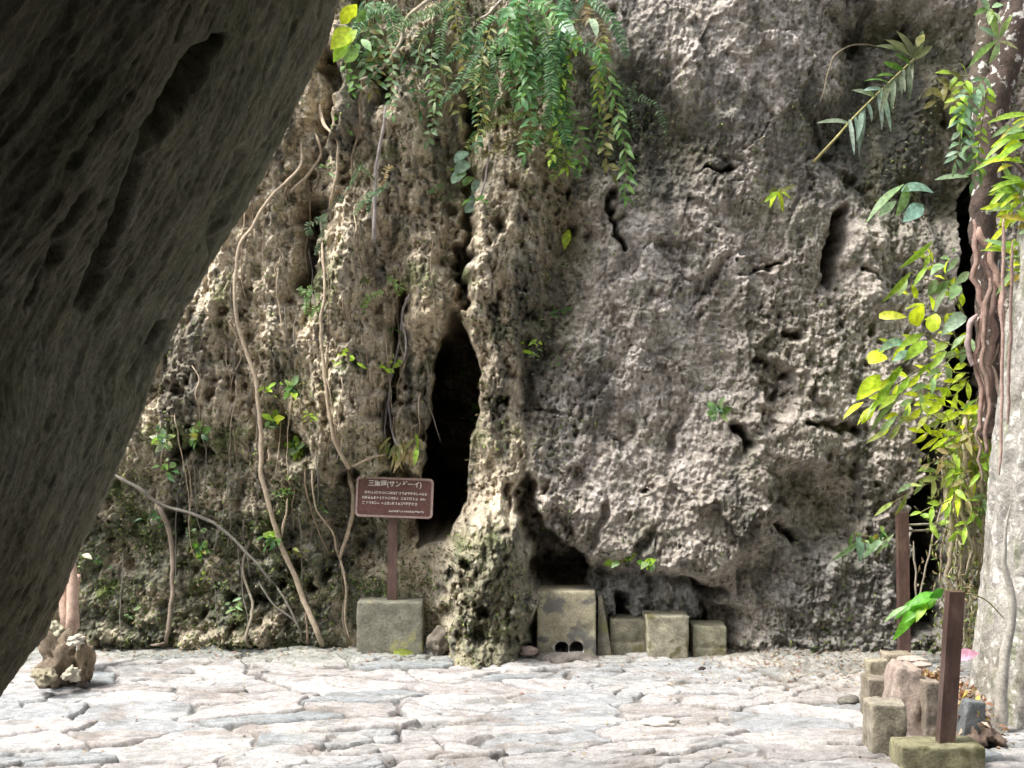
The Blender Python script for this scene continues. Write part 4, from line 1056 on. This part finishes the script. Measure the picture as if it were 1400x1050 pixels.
# small sprouts growing from the pockets of the left cliff
for k in range(44):
    x = lr.uniform(130, 560) if k < 34 else lr.uniform(600, 780); y = lr.uniform(470, 860) if k < 24 else lr.uniform(200, 560)
    if y < 1000-2.0*x+40 or (470 < x < 610 and y > 620): continue
    p = Plant('sprout', 'small green sprout growing from a pocket in the cliff', 'sprout', (x, y), None, lr.uniform(.03, .10), 'small sprouts on the cliff')
    tone = lr.choice([MID, OLV, LIME, DEEP, (.14, .22, .10), PALE]); sz = lr.uniform(5, 12)
    for q_ in range(lr.randint(5, 15)):
        bx, by = x+lr.gauss(0, sz*.7), y+lr.gauss(0, sz*.6); a = lr.uniform(-.3, 3.5); l = sz*lr.uniform(.6, 1.4)
        p.leaf(bx, by, bx+l*math.cos(a), by-l*math.sin(a)*.5+l*.5, sz*lr.uniform(.3, .6), tone, lr.choice(['lance', 'ovate', 'blade']))
    p.done()
# leafy strands hanging under the top edge and over the columns
for k in range(30):
    if k < 20: x = lr.uniform(600, 835); y = lr.uniform(-10, 110); ln = lr.uniform(90, 230)*(1 if x > 700 else .75); tone = lr.choice([MID, MID, DEEP, LIME, OLV, (.12, .25, .10)])
    else: x = lr.uniform(455, 600); y = lr.uniform(-10, 70); ln = lr.uniform(60, 150); tone = lr.choice([MID, DEEP, OLV, (.15, .24, .12)])
    p = Plant('hanging_creeper', 'thin leafy strand hanging from the top of the cliff among the ferns', 'creeper', (x, y), None, lr.uniform(.12, .35), 'leafy strands hanging under the top edge')
    pts = [(x, y)]
    for q_ in range(4): pts.append((pts[-1][0]+lr.gauss(1, 9), pts[-1][1]+ln/4))
    p.sprig(pts, int(ln/5.5), lr.uniform(10, 17), lr.uniform(4.5, 7.5), tone, lr.choice(['lance', 'ovate', 'lance']), lr.uniform(45, 70), .004)
    p.done()
# palm leaf
p = Plant('palm_leaf', 'grey green palm frond leaning across the upper right recess', 'palm leaf', (1112, 222), None, .22)
p.stem([(1112, 222), (1140, 192), (1168, 160), (1200, 128), (1250, 80)], .012, .006, (.36, .33, .15))
for k in range(20):
    t = k/19; x = 1160+t*88; y = 168-t*86
    cgr = (.26, .34, .28) if t < .55 else (.13, .16, .10)
    if lr.random() > .12: p.leaf(x+lr.gauss(0, 2), y, x-lr.uniform(-8, 18)+t*8, y+lr.uniform(26, 62)*(1-.2*t), lr.uniform(5, 9), cgr, 'blade', lr.uniform(-.15, .02))
    if k % 2 == 0 and lr.random() > .25: p.leaf(x, y, x-lr.uniform(30, 48)*(1-.3*t), y-lr.uniform(-6, 10)-8*t, 8, cgr if t < .6 else MID, 'blade', -.08)
for a in ((1196, 60), (1210, 52), (1225, 40), (1262, 40), (1275, 62)):
    p.leaf(1250, 78, a[0], a[1], 12, (.13, .15, .07), 'blade')
p.leaf(1254, 64, 1264, 46, 13, (.6, .55, .36), 'ovate')
p.done()
simple_plant('broad_leaf_plant', 'broad glossy green leaves below the palm frond', 'plant', (1262, 300),
             [(1232, 262, 1276, 262, 38, BLU, 'round'), (1240, 252, 1224, 296, 17, PALE, 'ovate'), (1236, 252, 1184, 302, 14, PALE, 'lance'), (1225, 275, 1200, 296, 13, BLU, 'lance'), (1262, 280, 1234, 302, 22, BLU, 'ovate'), (1278, 246, 1325, 240, 9, PALE, 'lance')],
             None, .3, [[(1262, 300), (1252, 275), (1238, 252)]])
simple_plant('broad_leaf_plant', 'yellow and brown small leaves over the top of the dark cleft', 'plant', (1300, 130), [], None, .25,
             sprigs=[([(1340, 120), (1310, 112), (1280, 122)], 8, 26, 10, OLV), ([(1330, 135), (1305, 128), (1276, 140)], 7, 24, 9, (.30, .26, .10)), ([(1345, 110), (1325, 105), (1300, 100)], 6, 22, 9, LIME)])
simple_plant('climbing_fern', 'climbing fern chain with bluish leaflets left of the dark twisted trunk', 'creeper', (1342, 105), [], 10.45, .1,
             sprigs=[([(1345, 105), (1330, 140), (1322, 185), (1334, 220), (1330, 248)], 26, 17, 7, (.16, .28, .15)), ([(1335, 120), (1316, 150), (1312, 195), (1305, 225)], 20, 20, 8, BLU), ([(1350, 120), (1344, 160), (1338, 200), (1340, 240)], 18, 15, 6, LIME), ([(1320, 110), (1308, 140), (1312, 170)], 12, 17, 8, LIME)])
simple_plant('epiphyte', 'long pale leaves on the dark trunk at the top right corner', 'plant', (1362, 60),
             [(1364, 55, 1324, 90, 12, PALE), (1366, 58, 1352, 86, 11, PALE), (1366, 54, 1384, 18, 9, PALE), (1364, 54, 1356, 10, 10, PALE), (1362, 52, 1338, 36, 10, BLU), (1366, 56, 1392, 66, 6, OLV)], 10.4, .1)
simple_plant('epiphyte', 'pale leaf rosette at the very top above the dark trunk', 'plant', (1352, 10), [(1352, 14, 1338, -6, 10, BLU), (1354, 12, 1352, 34, 10, PALE), (1356, 10, 1372, 6, 9, PALE), (1350, 12, 1330, 20, 9, MID), (1358, 16, 1368, 32, 8, PALE)], 10.4, .1)
p = Plant('bamboo_grass', 'yellow green blades sprouting at the right edge beside the dark trunk', 'grass', (1402, 300), 9.7)
for k in range(64):
    bx = lr.uniform(1376, 1414); by = lr.uniform(150, 390) if k % 3 else lr.uniform(240, 310)
    l = lr.uniform(18, 52); a = math.radians(lr.gauss(185, 38))
    p.leaf(bx, by, bx+l*math.cos(a), by-l*math.sin(a)*.7+8, lr.uniform(6, 10), lr.choice([YEL, LIME, LIME, (.5, .42, .08), PALE]), 'blade')
p.done()
simple_plant('vine_shrub', 'thin pale green narrow leaves before the dark cleft', 'shrub', (1318, 430), [
    (1275, 330, 1228, 366, 9, LIME), (1270, 348, 1262, 366, 8, LIME), (1268, 364, 1248, 392, 8, LIME), (1245, 372, 1205, 412, 9, LIME), (1240, 380, 1228, 404, 14, PALE), (1300, 355, 1285, 352, 9, PALE), (1310, 352, 1292, 372, 8, PALE),
    (1290, 362, 1272, 376, 16, PALE, 'heart'), (1325, 372, 1304, 388, 12, PALE), (1280, 382, 1268, 404, 12, PALE), (1300, 384, 1270, 402, 12, PALE), (1310, 390, 1298, 410, 16, PALE, 'heart'), (1295, 392, 1278, 424, 10, PALE), (1302, 345, 1304, 338, 6, PALE), (1318, 430, 1286, 458, 20, (.42, .52, .44), 'heart')],
    11.0, .2, [[(1318, 430), (1300, 390), (1272, 360), (1276, 332)], [(1300, 400), (1320, 372)], [(1300, 390), (1260, 380), (1245, 372)]])
simple_plant('leafy_shrub', 'shrub with large glowing yellow leaves before the dark cleft', 'shrub', (1330, 480), [
    (1202, 432, 1240, 432, 13, (.55, .56, .05), 'blade'), (1256, 446, 1258, 416, 27, YEL, 'round'), (1274, 454, 1280, 428, 20, YEL, 'round'), (1210, 486, 1188, 496, 27, YEL, 'round'),
    (1262, 456, 1226, 476, 12, LIME), (1268, 466, 1236, 492, 17, LIME, 'ovate'), (1298, 468, 1276, 482, 13, LIME, 'ovate'), (1204, 512, 1170, 546, 22, YEL, 'ovate'), (1232, 500, 1208, 524, 12, LIME), (1234, 504, 1196, 552, 14, LIME),
    (1180, 550, 1152, 572, 9, YEL), (1196, 554, 1172, 580, 9, YEL), (1218, 530, 1190, 558, 12, LIME), (1228, 538, 1200, 560, 10, LIME), (1228, 546, 1188, 592, 9, PALE), (1226, 568, 1200, 594, 9, PALE), (1280, 494, 1252, 516, 8, LIME), (1294, 480, 1270, 506, 10, LIME),
    (1320, 458, 1300, 478, 10, PALE), (1326, 462, 1332, 482, 8, PALE), (1240, 470, 1206, 470, 12, BLU), (1230, 462, 1200, 480, 12, BLU), (1246, 480, 1220, 494, 13, BLU), (1210, 540, 1184, 572, 10, LIME), (1216, 520, 1186, 536, 12, YEL), (1244, 516, 1224, 540, 10, LIME)],
    10.9, .2, [[(1330, 480), (1290, 490), (1250, 510), (1205, 540)], [(1330, 480), (1296, 470), (1262, 456)], [(1330, 470), (1310, 476)]])
p = Plant('leafy_shrub', 'yellow green narrow leaved spray behind the glowing yellow leaves', 'shrub', (1325, 500), 11.1)
for a in ([(1325, 500), (1290, 480), (1245, 470), (1205, 480)], [(1325, 510), (1280, 510), (1235, 520), (1192, 560)], [(1320, 490), (1300, 450), (1270, 420), (1240, 402)], [(1325, 515), (1290, 530), (1250, 545), (1210, 585)], [(1325, 520), (1305, 540), (1280, 545), (1258, 560)], [(1322, 440), (1300, 400), (1290, 370), (1262, 350)], [(1322, 470), (1290, 500), (1262, 530), (1240, 560)]):
    p.sprig(a, 9, 25, 9, lr.choice([LIME, YEL, YEL, PALE]), 'lance', 42)
p.done()
p = Plant('leafy_shrub', 'shrub of drooping narrow leaves under the glowing yellow one', 'shrub', (1330, 610), 10.8)
for a in ([(1345, 560), (1300, 575), (1260, 570), (1205, 592)], [(1345, 575), (1310, 560), (1280, 552)], [(1335, 590), (1290, 598), (1262, 590)], [(1350, 640), (1310, 640), (1270, 660), (1215, 690)], [(1350, 620), (1320, 618), (1290, 640), (1240, 664)], [(1345, 600), (1330, 640), (1300, 680)]):
    p.sprig(a, 10, 28, 8, lr.choice([PALE, LIME, YEL, (.36, .42, .14)]), 'lance', 38)
p.leaf(1342, 558, 1312, 564, 13, YEL, 'blade')
p.done()
p = Plant('leafy_shrub', 'tangled olive leaves and straw on the wall of hanging roots', 'shrub', (1330, 700), 10.75)
for k in range(11):
    x = lr.uniform(1292, 1372); y = lr.uniform(540, 720)
    p.sprig([(x, y), (x+lr.gauss(0, 14), y+20), (x+lr.gauss(0, 20), y+45)], 8, 22, 8, lr.choice([OLV, LIME, STRAW, PALE]), 'lance', 45)
p.leaf(1350, 640, 1366, 652, 18, (.25, .04, .02), 'ovate'); p.done()
simple_plant('sprout', 'two long pale leaves left of the far post', 'sprout', (1214, 738), [(1208, 734, 1180, 762, 13, PALE), (1172, 730, 1176, 768, 13, (.18, .32, .2)), (1180, 736, 1134, 766, 8, PALE), (1222, 730, 1196, 760, 6, PALE), (1205, 728, 1206, 718, 6, PALE), (1166, 730, 1160, 748, 5, MID)], None, .35, [[(1214, 738), (1190, 734), (1168, 728)]])
simple_plant('sprout', 'bright green hand shaped leaves growing beside the near post', 'plant', (1288, 860), [
    (1284, 812, 1240, 828, 18, (.10, .34, .03)), (1270, 816, 1222, 846, 16, (.12, .36, .03)), (1260, 822, 1220, 874, 16, (.14, .38, .04)), (1268, 822, 1236, 850, 16, (.12, .36, .03)), (1282, 816, 1262, 834, 15, (.16, .40, .05)), (1240, 828, 1208, 850, 8, PALE), (1268, 826, 1252, 850, 12, LIME), (1290, 806, 1270, 816, 14, (.1, .33, .04))],
    9.6, .1, [[(1288, 860), (1292, 830), (1282, 812)]])
simple_plant('hanging_twig', 'yellow stalk arching from the near post to the pale trunk', 'twig', (1315, 812), [], 9.0, .1, [[(1312, 812), (1330, 813), (1350, 822), (1372, 845)]])
simple_plant('fallen_leaf', 'pink dry leaf lying behind the near post', 'leaf', (1310, 905), [(1306, 900, 1338, 892, 18, (.52, .27, .36), 'ovate')], 9.4, 0)
simple_plant('fallen_leaf', 'white dry leaf stuck on the lower left cliff by the boulder', 'leaf', (122, 762), [(112, 758, 126, 764, 9, (.6, .58, .44), 'ovate')], None, .1)
simple_plant('fallen_leaf', 'yellow green fallen leaf lying before the concrete base of the sign', 'leaf', (548, 893), [(538, 892, 566, 891, 10, (.32, .36, .10), 'blade')], 11.75, 0)

# ------------------------------------------------------------------ stuff nobody could count
def scatter(name, label, pts, dirs, nrm_, L, Wd, colr, m):
    """one mesh of many small bent leaves: pts, unit directions, facing normals, lengths, widths, colours (n,3)"""
    side = np.cross(dirs, nrm_); side /= np.linalg.norm(side, axis=1)[:, None]+1e-9
    L = L[:, None]; Wd = Wd[:, None]
    mid = pts+dirs*L*.5+nrm_*L*.14
    V = np.stack([pts, mid-side*Wd*.5, mid+side*Wd*.5, pts+dirs*L], 1).reshape(-1, 3)
    k = np.arange(len(pts))[:, None]*4
    Fq = np.concatenate([k+np.array([[0, 1, 2]]), k+np.array([[1, 3, 2]])])
    o = V.mean(0); o[2] = V[:, 2].min()
    return tag(link(name, np_mesh(name, V-o, Fq, np.repeat(colr, 4, 0), False, m), None, Vector(o)), label, None, None, 'stuff')
g = np.random.default_rng(99)
def cliff_points(n, density):
    u = g.uniform(90, 1420, n*6); v = g.uniform(-20, 905, n*6)
    keep = g.uniform(0, 1, n*6) < density(u, v)*(.25+1.5*np.clip(fbm(u/70., v/70., 3, 501)+.15, 0, 1))
    u, v = u[keep][:n], v[keep][:n]
    i = np.clip(np.round((v-V0[0])/PXS).astype(int), 1, len(V0)-2)+i0; j = np.clip(np.round((u-U0[0])/PXS).astype(int), 1, len(U0)-2)+j0
    p = np.stack([cx[i, j], cy[i, j], cz[i, j]], 1)
    gx_ = (CH[i, j+1]-CH[i, j-1])/(2*PXS/S); gz_ = (CH[i+1, j]-CH[i-1, j])/(2*PXS/S)
    nn = np.stack([-gx_, -np.ones(len(u)), gz_], 1); nn /= np.linalg.norm(nn, axis=1)[:, None]
    ok = p[:, 2] > .01
    return u[ok], v[ok], p[ok], nn[ok]
def dens(u, v):
    d = .16*(u < 780)
    d = d+.75*ss(520, 680, v)*ss(600, 420, u)+.35*ss(690, 780, v)*ss(770, 700, u)
    d = d+.5*ss(150, 40, v)*ss(860, 800, u)+.25*np.exp(-((u-760)/40)**2-((v-380)/120)**2)
    d = d+.45*np.exp(-((u-880)/70)**2-((v-180)/60)**2)+.30*np.exp(-((u-1240)/90)**2-((v-160)/110)**2)
    d = d+.9*(u > 1285)*ss(560, 600, v)+.22*ss(790, 860, v)*(u > 1000)+.4*ss(1330, 1360, u)
    return np.clip(d+.03, 0, 1)
u, v, p, nn = cliff_points(30000, dens); n = len(u)
dr = g.normal(0, 1, (n, 3))*(.8, .5, .6)+np.array((0, -.5, -.5)); dr /= np.linalg.norm(dr, axis=1)[:, None]
fc = nn+g.normal(0, .5, (n, 3))+np.array((0, -.2, .3)); fc /= np.linalg.norm(fc, axis=1)[:, None]
palm = np.array([(.09, .14, .045), (.16, .20, .06), (.06, .10, .04), (.20, .155, .09), (.13, .09, .06), (.42, .38, .28), (.26, .33, .10)])
ci = g.choice(7, n, p=[.22, .17, .13, .16, .12, .10, .10])
scatter('moss', 'moss, tiny leaves and dry litter clinging to the cliff', p+nn*.004, dr, fc, g.uniform(.012, .045, n), g.uniform(.006, .020, n), palm[ci]*g.uniform(.7, 1.25, (n, 1)), dry_m)
# litter on the paving: along the foot of the cliff, in the right corner, behind the kerb
n = 2600
x = np.concatenate([g.uniform(-3.2, 3.2, 900), g.normal(2.25, .55, 900), g.uniform(2.5, 3.3, 500), g.uniform(-3, 2, 300)])
y = np.concatenate([12.0-np.abs(g.normal(0, .28, 900)), g.normal(11.2, .45, 900), g.uniform(8.8, 11.4, 500), g.uniform(8.3, 11.6, 300)])
ii = np.clip(np.searchsorted(gys, y), 0, len(gys)-1); jj = np.clip(np.searchsorted(gxs, x), 0, len(gxs)-1)
zl = GH[ii, jj]+.004
dr = np.stack([g.normal(0, 1, n), g.normal(0, 1, n), g.normal(0, .15, n)], 1); dr /= np.linalg.norm(dr, axis=1)[:, None]
fc = g.normal(0, .35, (n, 3))+np.array((0, 0, 1.)); fc /= np.linalg.norm(fc, axis=1)[:, None]
pl_ = np.array([(.26, .17, .11), (.16, .10, .07), (.36, .27, .18), (.30, .16, .13), (.42, .36, .26)])
ci = g.choice(5, n)
scatter('leaf_litter', 'dry brown leaf litter scattered on the paving', np.stack([x, y, zl], 1), dr, fc, g.uniform(.012, .05, n), g.uniform(.008, .022, n), pl_[ci]*g.uniform(.7, 1.2, (n, 1)), dry_m)
# heaped litter behind the near post
n = 420
mb = MB(); mb.tint = (.17, .125, .10)
rock(mb, Vector((2.72, 9.55, -.02)), (.20, .75, .20), 6, 4, .35)
tag(mb.build('soil_heap', stone_m), 'heap of reddish soil under the dry leaves behind the near post', 'soil')
x = g.normal(2.70, .09, n); y = g.uniform(8.9, 10.2, n); z = .02+.20*np.clip(1-((x-2.72)/.2)**2-((y-9.55)/.75)**2, 0, 1)**.5+.03*g.uniform(0, 1, n)
dr = g.normal(0, 1, (n, 3)); dr /= np.linalg.norm(dr, axis=1)[:, None]
fc = g.normal(0, .6, (n, 3))+np.array((0, -.4, .8)); fc /= np.linalg.norm(fc, axis=1)[:, None]
pl_ = np.array([(.34, .16, .10), (.40, .22, .16), (.42, .34, .10), (.20, .10, .07), (.48, .38, .30)])
scatter('leaf_heap', 'reddish dry leaves heaped behind the near post', np.stack([x, y, z], 1), dr, fc, g.uniform(.03, .08, n), g.uniform(.015, .035, n), pl_[g.choice(5, n)]*g.uniform(.7, 1.2, (n, 1)), dry_m)

# tangle of dry twigs and leaves on the hanging roots
n = 2400
px_ = g.normal(1322, 24, n); py_ = g.uniform(560, 900, n); Yt = g.uniform(10.7, 11.3, n)
pp = np.stack([(px_-700)/FPX*Yt, Yt, np.maximum(CAMZ-(py_-525)/FPX*Yt, .02)], 1)
dr = g.normal(0, 1, (n, 3))*(.6, .5, 1.0)+np.array((0, 0, -.6)); dr /= np.linalg.norm(dr, axis=1)[:, None]
fc = g.normal(0, .6, (n, 3))+np.array((0, -.8, .5)); fc /= np.linalg.norm(fc, axis=1)[:, None]
pl_ = np.array([(.34, .28, .16), (.22, .24, .09), (.16, .22, .07), (.40, .36, .26), (.18, .13, .09), (.30, .36, .10)])
scatter('dry_tangle', 'tangle of dry twigs and small leaves on the hanging roots', pp, dr, fc, g.uniform(.025, .075, n), g.uniform(.006, .020, n), pl_[g.choice(6, n)]*g.uniform(.7, 1.2, (n, 1)), dry_m)
